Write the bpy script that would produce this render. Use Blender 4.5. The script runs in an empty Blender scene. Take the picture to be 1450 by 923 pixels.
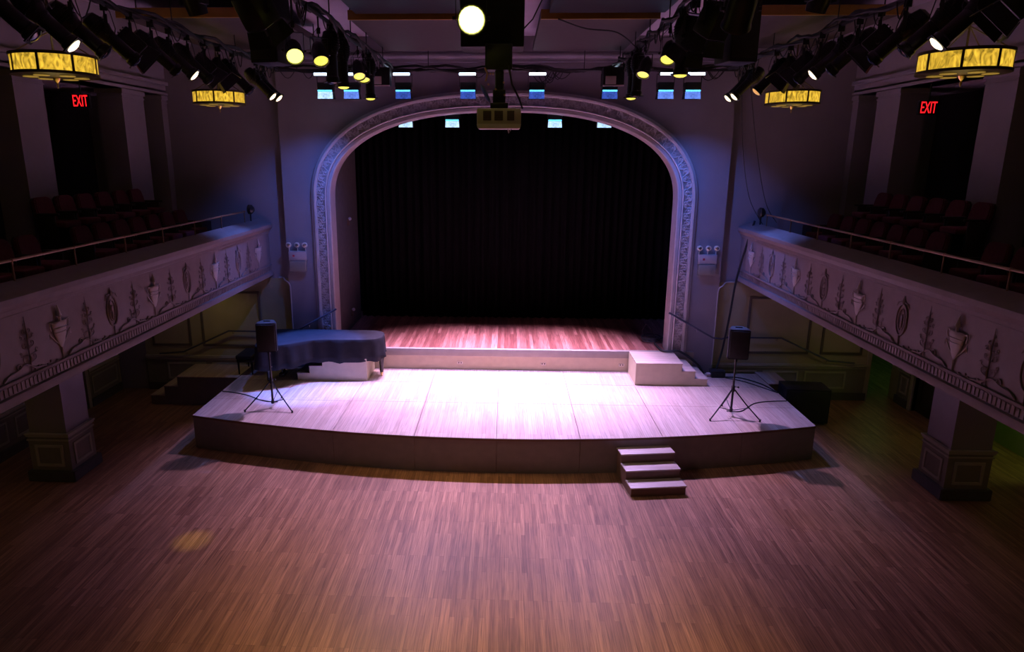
import bpy, bmesh, math, random
from mathutils import Vector, Matrix
random.seed(7)
R = math.radians
C = bpy.context.scene.collection
SC = bpy.context.scene

# ------------------------------------------------------------------ camera
F_PX, PITCH, YAW, ROLL = 961.0, 0.244046, -0.0372357, 0.00338508
CX, CH = 0.09166, 6.1
fw = Vector((math.sin(YAW)*math.cos(PITCH), math.cos(YAW)*math.cos(PITCH), -math.sin(PITCH)))
rt = Vector((math.cos(YAW), -math.sin(YAW), 0)); up = rt.cross(fw)
r2 = math.cos(ROLL)*rt + math.sin(ROLL)*up
u2 = -math.sin(ROLL)*rt + math.cos(ROLL)*up
cd = bpy.data.cameras.new('camera'); cam = bpy.data.objects.new('camera', cd); C.objects.link(cam)
M4 = Matrix.Identity(4)
for i in range(3):
    M4[i][0] = r2[i]; M4[i][1] = u2[i]; M4[i][2] = -fw[i]
M4[0][3], M4[1][3], M4[2][3] = CX, 0.0, CH
cam.matrix_world = M4
cd.sensor_fit = 'HORIZONTAL'; cd.sensor_width = 36.0
cd.lens = 36.0*F_PX/1450.0
cd.shift_x = 45.17/1450.0; cd.shift_y = -0.89/1450.0
cd.clip_start = 0.05; cd.clip_end = 200
SC.camera = cam

# ------------------------------------------------------------------ exposure, world, light levels
vs = SC.view_settings
vs.view_transform = 'Standard'; vs.look = 'None'; vs.exposure = 0.0; vs.gamma = 1.0
vs.use_curve_mapping = False
w = bpy.data.worlds.new('world'); SC.world = w; w.use_nodes = True
w.node_tree.nodes['Background'].inputs[0].default_value = (0.60, 0.46, 0.16, 1)
w.node_tree.nodes['Background'].inputs[1].default_value = 0.007
try:
    SC.cycles.use_denoising = True
    SC.cycles.max_bounces = 6; SC.cycles.diffuse_bounces = 3; SC.cycles.glossy_bounces = 3
    SC.cycles.sample_clamp_indirect = 4.0
    SC.cycles.use_light_tree = True
except Exception:
    pass
# lamp powers in watts, colours
P_WASH = 2800.0; COL_WASH = (0.46, 0.40, 1.0)
COL_SIDE = (0.68, 0.44, 1.0)
P_STAGE = 3000.0; COL_STAGE = (1.0, 0.58, 0.94)
P_BLUE = 160.0; COL_BLUE = (0.10, 0.22, 1.0)
P_PAR = 520.0; COL_PAR = (1.0, 0.60, 0.20)
P_ERS = 260.0; COL_ERS = (1.0, 0.80, 0.62)
P_CHAND = 1.5; COL_CHAND = (1.0, 0.72, 0.22)
P_GREEN = 34.0; COL_GREEN = (0.62, 1.0, 0.16)
P_UNDER = 9.0; COL_UNDER = (1.0, 0.80, 0.22)

def spot(name, loc, target, power, color, angle, blend=0.6, radius=0.08, parent=None):
    l = bpy.data.lights.new(name, 'SPOT'); l.energy = power; l.color = color
    l.spot_size = R(angle); l.spot_blend = blend; l.shadow_soft_size = radius
    o = bpy.data.objects.new(name, l); C.objects.link(o)
    d = Vector(target) - Vector(loc)
    o.location = loc; o.rotation_euler = d.to_track_quat('-Z', 'Y').to_euler()
    return o

def point(name, loc, power, color, radius=0.1):
    l = bpy.data.lights.new(name, 'POINT'); l.energy = power; l.color = color; l.shadow_soft_size = radius
    o = bpy.data.objects.new(name, l); C.objects.link(o); o.location = loc
    return o

# ------------------------------------------------------------------ materials
def nm(name):
    m = bpy.data.materials.new(name); m.use_nodes = True
    nt = m.node_tree; b = nt.nodes['Principled BSDF']
    return m, nt, b

def plain(name, col, rough=0.6, metal=0.0, var=0.12, scale=6.0, bump=0.0, spec=0.5):
    m, nt, b = nm(name)
    tc = nt.nodes.new('ShaderNodeTexCoord'); n = nt.nodes.new('ShaderNodeTexNoise')
    n.inputs['Scale'].default_value = scale; n.inputs['Detail'].default_value = 4
    nt.links.new(tc.outputs['Object'], n.inputs['Vector'])
    cr = nt.nodes.new('ShaderNodeValToRGB')
    e = cr.color_ramp.elements
    e[0].position, e[1].position = 0.3, 0.7
    e[0].color = (*[c*(1-var) for c in col], 1); e[1].color = (*[min(1, c*(1+var)) for c in col], 1)
    nt.links.new(n.outputs['Fac'], cr.inputs['Fac']); nt.links.new(cr.outputs['Color'], b.inputs['Base Color'])
    b.inputs['Roughness'].default_value = rough; b.inputs['Metallic'].default_value = metal
    b.inputs['Specular IOR Level'].default_value = spec
    if bump:
        bp = nt.nodes.new('ShaderNodeBump'); bp.inputs['Strength'].default_value = bump; bp.inputs['Distance'].default_value = 0.01
        nt.links.new(n.outputs['Fac'], bp.inputs['Height']); nt.links.new(bp.outputs['Normal'], b.inputs['Normal'])
    return m

def boards(name, c1, c2, mortar, width, length, rough=0.3, streak=0.35, along='Y', coat=0.0, spec=0.5):
    m, nt, b = nm(name)
    N = nt.nodes.new; L = nt.links.new
    tc = N('ShaderNodeTexCoord'); sp = N('ShaderNodeSeparateXYZ'); cb = N('ShaderNodeCombineXYZ')
    L(tc.outputs['Object'], sp.inputs[0])
    L(sp.outputs[1 if along == 'Y' else 0], cb.inputs[0]); L(sp.outputs[0 if along == 'Y' else 1], cb.inputs[1])
    br = N('ShaderNodeTexBrick')
    br.offset = 0.37; br.offset_frequency = 3; br.squash = 1.0
    br.inputs['Scale'].default_value = 1.0
    br.inputs['Brick Width'].default_value = length; br.inputs['Row Height'].default_value = width
    br.inputs['Mortar Size'].default_value = width*0.02; br.inputs['Mortar Smooth'].default_value = 0.3
    br.inputs['Bias'].default_value = -0.1
    br.inputs['Color1'].default_value = (*c1, 1); br.inputs['Color2'].default_value = (*c2, 1); br.inputs['Mortar'].default_value = (*mortar, 1)
    L(cb.outputs[0], br.inputs['Vector'])
    # grain stretched along the board
    mp = N('ShaderNodeMapping'); mp.inputs['Scale'].default_value = (1.2, 38, 1); L(cb.outputs[0], mp.inputs[0])
    g = N('ShaderNodeTexNoise'); g.inputs['Scale'].default_value = 1.5; g.inputs['Detail'].default_value = 6; g.inputs['Distortion'].default_value = 0.6
    L(mp.outputs[0], g.inputs['Vector'])
    cr = N('ShaderNodeMapRange'); cr.inputs['From Min'].default_value = 0.3; cr.inputs['From Max'].default_value = 0.7
    cr.inputs['To Min'].default_value = 1-streak; cr.inputs['To Max'].default_value = 1+streak
    L(g.outputs['Fac'], cr.inputs['Value'])
    # large worn areas
    wn = N('ShaderNodeTexNoise'); wn.inputs['Scale'].default_value = 0.6; wn.inputs['Detail'].default_value = 3
    L(tc.outputs['Object'], wn.inputs['Vector'])
    wr = N('ShaderNodeMapRange'); wr.inputs['From Min'].default_value = 0.3; wr.inputs['From Max'].default_value = 0.7
    wr.inputs['To Min'].default_value = 0.85; wr.inputs['To Max'].default_value = 1.15
    L(wn.outputs['Fac'], wr.inputs['Value'])
    mu = N('ShaderNodeMath'); mu.operation = 'MULTIPLY'; L(cr.outputs[0], mu.inputs[0]); L(wr.outputs[0], mu.inputs[1])
    vm = N('ShaderNodeVectorMath'); vm.operation = 'SCALE'; L(br.outputs['Color'], vm.inputs[0]); L(mu.outputs[0], vm.inputs['Scale'])
    L(vm.outputs[0], b.inputs['Base Color'])
    b.inputs['Roughness'].default_value = rough; b.inputs['Coat Weight'].default_value = coat; b.inputs['Coat Roughness'].default_value = 0.2
    b.inputs['Specular IOR Level'].default_value = spec
    bp = N('ShaderNodeBump'); bp.inputs['Strength'].default_value = 0.15; bp.inputs['Distance'].default_value = 0.004
    L(g.outputs['Fac'], bp.inputs['Height']); L(bp.outputs['Normal'], b.inputs['Normal'])
    return m

def glow(name, col, strength, vary=0.0, scale=12, stretch=(1, 1, 1)):
    m, nt, b = nm(name)
    b.inputs['Base Color'].default_value = (*[c*0.3 for c in col], 1); b.inputs['Roughness'].default_value = 0.3
    b.inputs['Emission Color'].default_value = (*col, 1); b.inputs['Emission Strength'].default_value = strength
    tc = nt.nodes.new('ShaderNodeTexCoord'); mp = nt.nodes.new('ShaderNodeMapping'); mp.inputs['Scale'].default_value = stretch
    n = nt.nodes.new('ShaderNodeTexNoise'); n.inputs['Scale'].default_value = scale; n.inputs['Detail'].default_value = 5; n.inputs['Distortion'].default_value = 1.5
    nt.links.new(tc.outputs['Object'], mp.inputs[0]); nt.links.new(mp.outputs[0], n.inputs['Vector'])
    mr = nt.nodes.new('ShaderNodeMapRange'); mr.inputs['From Min'].default_value = 0.3; mr.inputs['From Max'].default_value = 0.75
    mr.inputs['To Min'].default_value = strength*(1-vary); mr.inputs['To Max'].default_value = strength*(1+vary)
    nt.links.new(n.outputs['Fac'], mr.inputs['Value']); nt.links.new(mr.outputs[0], b.inputs['Emission Strength'])
    return m

M = {}
M['floor'] = boards('oak_strip_floor', (0.33, 0.170, 0.098), (0.19, 0.088, 0.048), (0.05, 0.024, 0.013), 0.068, 1.05, rough=0.44, streak=0.42, spec=0.4)
M['deck'] = boards('maple_deck_boards', (0.54, 0.42, 0.36), (0.43, 0.30, 0.25), (0.22, 0.13, 0.10), 0.085, 1.9, rough=0.42, streak=0.22)
M['stage'] = boards('worn_mahogany_boards', (0.40, 0.19, 0.165), (0.16, 0.052, 0.045), (0.06, 0.02, 0.016), 0.085, 2.4, rough=0.35, streak=0.5)
M['tread'] = boards('pale_tread_boards', (0.52, 0.42, 0.36), (0.44, 0.34, 0.28), (0.25, 0.17, 0.12), 0.09, 1.4, rough=0.5, streak=0.12, along='X')
M['cream'] = plain('cream_painted_wood', (0.56, 0.49, 0.36), 0.55, var=0.06)
M['fascia'] = plain('grey_beige_painted_panel', (0.22, 0.185, 0.165), 0.55, var=0.07)
M['grey_lip'] = plain('grey_painted_edge', (0.30, 0.27, 0.25), 0.5, var=0.06)
M['brown_side'] = plain('brown_stained_riser', (0.16, 0.085, 0.055), 0.5, var=0.1)
M['wall'] = plain('pale_plaster', (0.27, 0.24, 0.275), 0.75, var=0.05, scale=2.0, bump=0.05)
M['wall_low'] = plain('ochre_plaster', (0.40, 0.35, 0.21), 0.75, var=0.06, scale=2.0)
M['fasc'] = plain('balcony_plaster', (0.215, 0.17, 0.185), 0.6, var=0.06, bump=0.03)
M['relief'] = plain('plaster_relief', (0.42, 0.37, 0.39), 0.55, var=0.06, bump=0.03)
M['ornament'] = plain('plaster_ornament', (0.56, 0.50, 0.53), 0.33, var=0.05)
M['mould'] = plain('dark_moulding', (0.12, 0.095, 0.075), 0.5, var=0.1)
M['dado'] = plain('dado_paint', (0.24, 0.215, 0.19), 0.6, var=0.06)
M['dado_trim'] = plain('dado_trim_paint', (0.42, 0.38, 0.32), 0.55, var=0.06)
M['base'] = plain('dark_base_paint', (0.09, 0.085, 0.09), 0.5, var=0.1)
M['ceiling'] = plain('ceiling_plaster', (0.40, 0.345, 0.43), 0.8, var=0.05, scale=1.5)
M['cloud'] = plain('brown_ceiling_panel', (0.055, 0.040, 0.042), 0.7, var=0.08)
M['cloud_edge'] = plain('amber_wood_edge', (0.38, 0.21, 0.03), 0.5, var=0.1)
M['velvet'] = plain('black_velour', (0.006, 0.0055, 0.007), 0.95, var=0.2, spec=0.1)
M['black'] = plain('black_paint', (0.020, 0.021, 0.026), 0.5, var=0.2, spec=0.25)
M['blackm'] = plain('black_metal', (0.022, 0.021, 0.024), 0.38, metal=0.3, var=0.2)
M['rubber'] = plain('black_rubber', (0.018, 0.018, 0.02), 0.6, var=0.2)
M['cover'] = plain('black_piano_cloth', (0.020, 0.020, 0.026), 0.7, var=0.15, bump=0.1, spec=0.12)
M['piano'] = plain('black_lacquer', (0.012, 0.011, 0.012), 0.15, var=0.1)
M['brass'] = plain('brass', (0.75, 0.52, 0.18), 0.3, metal=1.0, var=0.05)
M['chrome'] = plain('chrome', (0.7, 0.68, 0.7), 0.2, metal=1.0, var=0.05)
M['bronze'] = plain('dark_bronze', (0.10, 0.075, 0.045), 0.45, metal=0.4, var=0.1)
M['rail'] = plain('brown_rail_metal', (0.30, 0.18, 0.11), 0.35, metal=0.5, var=0.08)
M['seat'] = plain('burgundy_plush', (0.12, 0.018, 0.030), 0.9, var=0.15, scale=20)
M['seatframe'] = plain('dark_seat_frame', (0.03, 0.022, 0.022), 0.5, var=0.1)
M['carpet'] = plain('dark_carpet', (0.045, 0.02, 0.02), 0.95, var=0.15, scale=30)
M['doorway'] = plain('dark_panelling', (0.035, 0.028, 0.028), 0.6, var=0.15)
M['reddoor'] = plain('dark_red_door_paint', (0.13, 0.03, 0.02), 0.5, var=0.1)
M['white_box'] = plain('white_plastic', (0.74, 0.70, 0.66), 0.45, var=0.04)
M['offwhite'] = plain('warm_grey_plastic', (0.52, 0.48, 0.38), 0.5, var=0.05)
M['conduit'] = plain('painted_conduit', (0.48, 0.44, 0.46), 0.4, var=0.04)
M['railblue'] = plain('grey_steel_rail', (0.10, 0.10, 0.14), 0.35, metal=0.5, var=0.05)
M['green_room'] = plain('green_lobby_wall', (0.42, 0.50, 0.26), 0.8, var=0.05)
M['mica'] = glow('lit_mica', (1.0, 0.60, 0.05), 0.72, vary=0.75, scale=9, stretch=(1.6, 1.6, 0.8))
M['mica_dim'] = glow('lit_mica_opening', (1.0, 0.62, 0.10), 0.25, vary=0.3)
M['exit'] = glow('red_exit_letters', (1.0, 0.012, 0.018), 1.6, vary=0.08)
M['lens_star'] = glow('yellow_lens_blazing', (1.0, 1.0, 0.22), 5.0)
M['lens_hot'] = glow('yellow_lens_hot', (1.0, 1.0, 0.16), 3.0)
M['lens_yel'] = glow('yellow_lens', (1.0, 0.86, 0.12), 1.2, vary=0.35, scale=22)
M['lens_warm'] = glow('warm_lens', (1.0, 0.80, 0.52), 2.6, vary=0.2)
M['lens_amber'] = glow('amber_lens', (1.0, 0.50, 0.16), 0.8, vary=0.2)
M['led_bar'] = glow('blue_white_led_row', (0.62, 0.80, 1.0), 5.0, vary=0.2, scale=30)
M['led_row'] = glow('cyan_led_row', (0.12, 0.62, 1.0), 2.0, vary=0.5, scale=30)
M['lit_flap'] = glow('painted_flap_glow_blue', (0.09, 0.20, 1.0), 0.45, vary=0.6, scale=14)  # LED light falling on the flaps, put in as their own glow
M['lit_flap_hot'] = glow('painted_flap_glow_bright', (0.16, 0.30, 1.0), 0.95, vary=0.5, scale=14)
M['lit_flap_white'] = glow('painted_flap_glow_white', (0.50, 0.75, 1.0), 1.3, vary=0.5, scale=14)
M['led_blue'] = glow('blue_pilot_light', (0.05, 0.45, 1.0), 1.2)
M['glass'] = plain('dark_lens_glass', (0.03, 0.03, 0.04), 0.08, var=0.05)
M['label_plate'] = plain('pale_label_plate', (0.72, 0.62, 0.68), 0.5, var=0.05)
M['disc_blue'] = plain('disc_painted_reflection', (0.10, 0.16, 0.42), 0.4, var=0.05)  # blue reflection on the disc put into its colour

# ------------------------------------------------------------------ mesh helpers
class MB:
    def __init__(s): s.bm = bmesh.new()
    def box(s, x0, x1, y0, y1, z0, z1):
        v = [s.bm.verts.new((x, y, z)) for z in (z0, z1) for x, y in ((x0, y0), (x1, y0), (x1, y1), (x0, y1))]
        for f in ((3, 2, 1, 0), (4, 5, 6, 7), (0, 1, 5, 4), (1, 2, 6, 5), (2, 3, 7, 6), (3, 0, 4, 7)):
            s.bm.faces.new([v[i] for i in f])
        return s
    def obox(s, c, size, rot=None):
        n0 = len(s.bm.verts); a, b, d = [q/2 for q in size]
        s.box(-a, a, -b, b, -d, d); s.bm.verts.ensure_lookup_table()
        m = Matrix.Translation(c) @ (rot.to_4x4() if rot else Matrix.Identity(4))
        for v in s.bm.verts[n0:]: v.co = m @ v.co
        return s
    def bbox(s, x0, x1, y0, y1, z0, z1, b=0.01, seg=2):
        t = bmesh.new()
        v = [t.verts.new((x, y, z)) for z in (z0, z1) for x, y in ((x0, y0), (x1, y0), (x1, y1), (x0, y1))]
        for f in ((3, 2, 1, 0), (4, 5, 6, 7), (0, 1, 5, 4), (1, 2, 6, 5), (2, 3, 7, 6), (3, 0, 4, 7)):
            t.faces.new([v[i] for i in f])
        bmesh.ops.bevel(t, geom=list(t.edges), offset=b, segments=seg, affect='EDGES', profile=0.5)
        s.merge(t); return s
    def merge(s, t, m=None):
        mp = {}
        for v in t.verts: mp[v] = s.bm.verts.new(m @ v.co if m else v.co)
        for f in t.faces:
            try: s.bm.faces.new([mp[v] for v in f.verts])
            except ValueError: pass
        t.free()
    def ring(s, ctr, a, b, r, n):
        return [s.bm.verts.new(ctr + a*(math.cos(2*math.pi*k/n)*r) + b*(math.sin(2*math.pi*k/n)*r)) for k in range(n)]
    def skin(s, r0, r1):
        n = len(r0)
        for k in range(n): s.bm.faces.new((r0[k], r0[(k+1) % n], r1[(k+1) % n], r1[k]))
    def tube(s, pts, r, n=8, closed=False, cap=True):
        pts = [Vector(p) for p in pts]; rings = []; L = len(pts)
        rr = r if isinstance(r, (list, tuple)) else [r]*L
        ref = None
        for i, p in enumerate(pts):
            if closed: d = pts[(i+1) % L] - pts[i-1]
            else: d = pts[min(i+1, L-1)] - pts[max(i-1, 0)]
            d = d.normalized() if d.length > 1e-9 else Vector((0, 0, 1))
            if ref is None:
                ref = Vector((0, 0, 1)) if abs(d.z) < 0.9 else Vector((1, 0, 0))
            a = (ref - d*ref.dot(d))
            if a.length < 1e-5: a = d.orthogonal()
            a.normalize(); ref = a; b = d.cross(a)
            rings.append(s.ring(p, a, b, rr[i], n))
        for i in range(L-1): s.skin(rings[i], rings[i+1])
        if closed: s.skin(rings[-1], rings[0])
        elif cap:
            s.bm.faces.new(rings[0][::-1]); s.bm.faces.new(rings[-1])
        return s
    def cyl(s, p0, p1, r0, r1=None, n=16):
        return s.tube([p0, p1], [r0, r0 if r1 is None else r1], n)
    def lathe(s, prof, m=None, n=20, cap=True):
        t = bmesh.new(); rings = []
        for r, z in prof:
            rings.append([t.verts.new((r*math.cos(2*math.pi*k/n), r*math.sin(2*math.pi*k/n), z)) for k in range(n)])
        for i in range(len(rings)-1):
            for k in range(n): t.faces.new((rings[i][k], rings[i][(k+1) % n], rings[i+1][(k+1) % n], rings[i+1][k]))
        if cap:
            t.faces.new(rings[0][::-1]); t.faces.new(rings[-1])
        s.merge(t, m); return s
    def prism(s, poly, a0, a1, axis='Z', bevel=0.0, m=None):
        # axis Z: poly=(x,y); axis Y: poly=(x,z); axis X: poly=(y,z)
        def P(u, v, h): return {'Z': (u, v, h), 'Y': (u, h, v), 'X': (h, u, v)}[axis]
        t = bmesh.new()
        b0 = [t.verts.new(P(u, v, a0)) for u, v in poly]; b1 = [t.verts.new(P(u, v, a1)) for u, v in poly]
        n = len(poly)
        t.faces.new(b0[::-1]); t.faces.new(b1)
        for k in range(n): t.faces.new((b0[k], b0[(k+1) % n], b1[(k+1) % n], b1[k]))
        if bevel: bmesh.ops.bevel(t, geom=list(t.edges), offset=bevel, segments=2, affect='EDGES')
        s.merge(t, m); return s
    def frame(s, u0, u1, v0, v1, wd, h0, h1, axis='Y'):
        # rectangular moulding ring in the plane normal to axis
        def B(a, b, c, d):
            if axis == 'Y': s.box(a, b, min(h0, h1), max(h0, h1), c, d)
            else: s.box(min(h0, h1), max(h0, h1), a, b, c, d)
        B(u0, u1, v0, v0+wd); B(u0, u1, v1-wd, v1); B(u0, u0+wd, v0+wd, v1-wd); B(u1-wd, u1, v0+wd, v1-wd)
        return s
    def ball(s, c, r, n=8, sc=(1, 1, 1)):
        t = bmesh.new(); bmesh.ops.create_uvsphere(t, u_segments=n, v_segments=max(4, n//2+1), radius=r)
        s.merge(t, Matrix.Translation(c) @ Matrix.Diagonal((*sc, 1))); return s
    def build(s, name, mat, parent=None, origin=None, smooth=35):
        bmesh.ops.recalc_face_normals(s.bm, faces=list(s.bm.faces))
        if origin is not None:
            for v in s.bm.verts: v.co -= Vector(origin)
        me = bpy.data.meshes.new(name); s.bm.to_mesh(me); s.bm.free()
        me.materials.append(mat if not isinstance(mat, str) else M[mat])
        if smooth:
            me.polygons.foreach_set('use_smooth', [True]*len(me.polygons))
            try: me.set_sharp_from_angle(angle=R(smooth))
            except Exception: pass
        o = bpy.data.objects.new(name, me); C.objects.link(o)
        if parent is not None: o.parent = parent
        elif origin is not None: o.location = origin
        return o

def thing(name, label, cat, loc=(0, 0, 0), rz=0.0, group=None):
    o = bpy.data.objects.new(name, None); C.objects.link(o); o.empty_display_size = 0.1
    o.location = loc; o.rotation_euler = (0, 0, rz)
    o['label'] = label; o['category'] = cat
    if group: o['group'] = group
    return o
def tag(o, label, cat, group=None):
    o['label'] = label; o['category'] = cat
    if group: o['group'] = group
    return o
def struct(o): o['kind'] = 'structure'; return o
def plabel(o, label): o['label'] = label; return o
def kids(o): return [q for q in o.children]
def copy_tree(o, parent=None):
    c = o.copy(); C.objects.link(c)
    if parent is not None: c.parent = parent
    for k in list(o.children): copy_tree(k, c)
    return c
ORD = ['first', 'second', 'third', 'fourth', 'fifth', 'sixth', 'seventh', 'eighth', 'ninth', 'tenth', 'eleventh', 'twelfth', 'thirteenth']

# ================================================================== SETTING
YW, YE = 16.8, 17.0           # proscenium plane, recessed end walls
XP = 5.4                      # half width of the projecting proscenium wall
XB = 10.2                     # outer side walls
ZC = 8.75                     # ceiling
ZD, ZS = 0.74, 1.30           # platform deck, stage floor

struct(MB().box(-12.5, 12.5, -3, 22.5, -0.2, 0).build('floor', 'floor', smooth=0))
struct(MB().box(-XB-0.3, XB+0.3, -3, 17.4, ZC, ZC+0.2).build('ceiling', 'ceiling', smooth=0))

# ---- proscenium wall with arched opening
AA, BB, ZSP, NN = 4.22, 2.13, 5.0, 2.4
def arch_path(step=0.11):
    pts = []
    z = ZS-0.02
    while z < ZSP: pts.append((-AA, z)); z += step
    for k in range(0, 73):
        t = math.pi - math.pi*k/72
        c, s_ = math.cos(t), math.sin(t)
        pts.append((AA*math.copysign(abs(c)**(2/NN), c), ZSP + BB*abs(s_)**(2/NN)))
    z = ZSP-step
    while z > ZS-0.02: pts.append((AA, z)); z -= step
    pts.append((AA, ZS-0.02))
    # resample evenly
    out = [pts[0]]; acc = 0
    for a, b in zip(pts, pts[1:]):
        d = math.hypot(b[0]-a[0], b[1]-a[1])
        while acc + d >= step:
            f = (step-acc)/d; a = (a[0]+(b[0]-a[0])*f, a[1]+(b[1]-a[1])*f); out.append(a)
            d = math.hypot(b[0]-a[0], b[1]-a[1]); acc = 0
        acc += d
    if math.hypot(out[-1][0]-AA, out[-1][1]-(ZS-0.02)) > 0.02: out.append((AA, ZS-0.02))
    return out
AP = arch_path()
def arch_normals():
    ns = []
    for i in range(len(AP)):
        a = AP[max(i-1, 0)]; b = AP[min(i+1, len(AP)-1)]
        dx, dz = b[0]-a[0], b[1]-a[1]; l = math.hypot(dx, dz); ns.append((-dz/l, dx/l))
    return ns
AN = arch_normals()
def arch_off(d): return [(p[0]+n[0]*d, p[1]+n[1]*d) for p, n in zip(AP, AN)]

b = MB()
off = arch_off(0.05)
for y0, y1 in ((YW, YW+0.45),):
    # wall as quads from the arch line out to the rectangle edge
    outer = []
    for x, z in off:
        if z <= ZSP: outer.append((-XP if x < 0 else XP, z))
        else:
            # project radially on the rectangle
            dx, dz = x, z-ZSP
            k = min(XP/abs(dx) if abs(dx) > 1e-6 else 1e9, (ZC-ZSP)/dz if dz > 1e-6 else 1e9)
            outer.append((dx*k, ZSP+dz*k))
    fi = [b.bm.verts.new((x, y0, z)) for x, z in off]; fo = [b.bm.verts.new((x, y0, z)) for x, z in outer]
    bi = [b.bm.verts.new((x, y1, z)) for x, z in off]; bo = [b.bm.verts.new((x, y1, z)) for x, z in outer]
    for i in range(len(off)-1):
        b.bm.faces.new((fi[i], fi[i+1], fo[i+1], fo[i])); b.bm.faces.new((bi[i], bo[i], bo[i+1], bi[i+1]))
        b.bm.faces.new((fi[i], bi[i], bi[i+1], fi[i+1])); b.bm.faces.new((fo[i], fo[i+1], bo[i+1], bo[i]))
b.box(-XP, -AA-0.05, YW, YW+0.45, 0, ZS-0.02); b.box(AA+0.05, XP, YW, YW+0.45, 0, ZS-0.02)
# corner fills of the rectangle left out by the radial projection
for s in (-1, 1):
    q = []
struct(b.build('wall_proscenium', 'wall', smooth=0))
b = MB()
for s in (-1, 1):
    kx = XP
    b.prism([(s*XP, ZSP+0.0), (s*XP, ZC), (s*2.2, ZC), (s*3.6, ZC-0.9)], YW+0.012, YW+0.40, 'Y')
struct(b.build('wall_proscenium_shoulder', 'wall', smooth=0))

# ---- arch trim (profile swept along the arch)
def sweep(prof, name, mat, parent=None):
    # prof: list of (offset, y) closed polygon
    m = MB(); rows = []
    for o_, y in prof:
        rows.append([m.bm.verts.new((p[0]+n[0]*o_, y, p[1]+n[1]*o_)) for p, n in zip(AP, AN)])
    k = len(prof)
    for i in range(k):
        r0, r1 = rows[i], rows[(i+1) % k]
        for j in range(len(AP)-1): m.bm.faces.new((r0[j], r0[j+1], r1[j+1], r1[j]))
    m.bm.faces.new([r[0] for r in rows]); m.bm.faces.new([r[-1] for r in rows][::-1])
    return m
tr = bpy.data.objects.new('trim_arch', None); C.objects.link(tr); struct(tr)
sweep([(0, YW+0.44), (0, YW-0.05), (0.02, YW-0.07), (0.09, YW-0.07), (0.105, YW-0.04), (0.105, YW+0.44)], 'x', 'relief').build('inner_reveal', 'relief', tr)
sweep([(0.105, YW-0.02), (0.105, YW-0.085), (0.12, YW-0.10), (0.14, YW-0.085), (0.14, YW-0.02)], 'x', 'relief').build('inner_bead', 'ornament', tr)
sweep([(0.14, YW-0.001), (0.14, YW-0.03), (0.24, YW-0.045), (0.34, YW-0.03), (0.34, YW-0.001)], 'x', 'relief').build('ornament_band', plain('ornament_ground', (0.40, 0.355, 0.375), 0.5, var=0.05), tr)
sweep([(0.34, YW-0.001), (0.34, YW-0.085), (0.36, YW-0.11), (0.40, YW-0.12), (0.42, YW-0.08), (0.47, YW-0.06), (0.47, YW-0.001)], 'x', 'relief').build('outer_moulding', 'relief', tr)
# scrolled leaf ornament: S scrolls and rosettes along the band
m = MB()
i = 0; per = 2
idx = list(range(1, len(AP)-1))
def ap_frame(sv):
    i0 = max(0, min(len(AP)-2, int(sv))); f = sv-i0
    p = (AP[i0][0]*(1-f)+AP[i0+1][0]*f, AP[i0][1]*(1-f)+AP[i0+1][1]*f)
    n = AN[i0]; return Vector((p[0], 0, p[1])), Vector((n[0], 0, n[1])), Vector((n[1], 0, -n[0]))
s0 = 1.0; flip = 1
while s0 < len(AP)-3:
    o_, n_, t_ = ap_frame(s0)
    ctr = o_ + n_*(0.24+0.035*flip); ctr.y = YW-0.062
    pts = []
    for k in range(11):
        a = k/10*math.pi*2.6; rad = 0.074*(1-0.72*k/10)
        pts.append(ctr + t_*(math.cos(a)*rad*1.15) + n_*(math.sin(a)*rad*flip))
    m.tube(pts, [0.017-0.0008*k for k in range(11)], 5)
    m.ball(ctr, 0.024, 6)
    # leaf arm reaching to the next scroll
    o2, n2, t2 = ap_frame(s0+1.1)
    c2 = o2 + n2*(0.24-0.07*flip); c2.y = YW-0.045
    m.tube([ctr+n_*(0.05*flip), (ctr+c2)/2+n_*(0.055*flip), c2], [0.014, 0.019, 0.005], 5)
    m.tube([ctr-n_*(0.06*flip), ctr-n_*(0.085*flip)+t_*0.05], [0.014, 0.003], 5)
    s0 += 1.25; flip = -flip
m.build('scroll_ornament', 'ornament', tr)
# bead row on outer side
m = MB(); s0 = 0.5
while s0 < len(AP)-2:
    o_, n_, t_ = ap_frame(s0); c = o_+n_*0.325; c.y = YW-0.04
    m.ball(c, 0.017, 5); s0 += 0.5
m.build('bead_row', 'ornament', tr)

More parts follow.
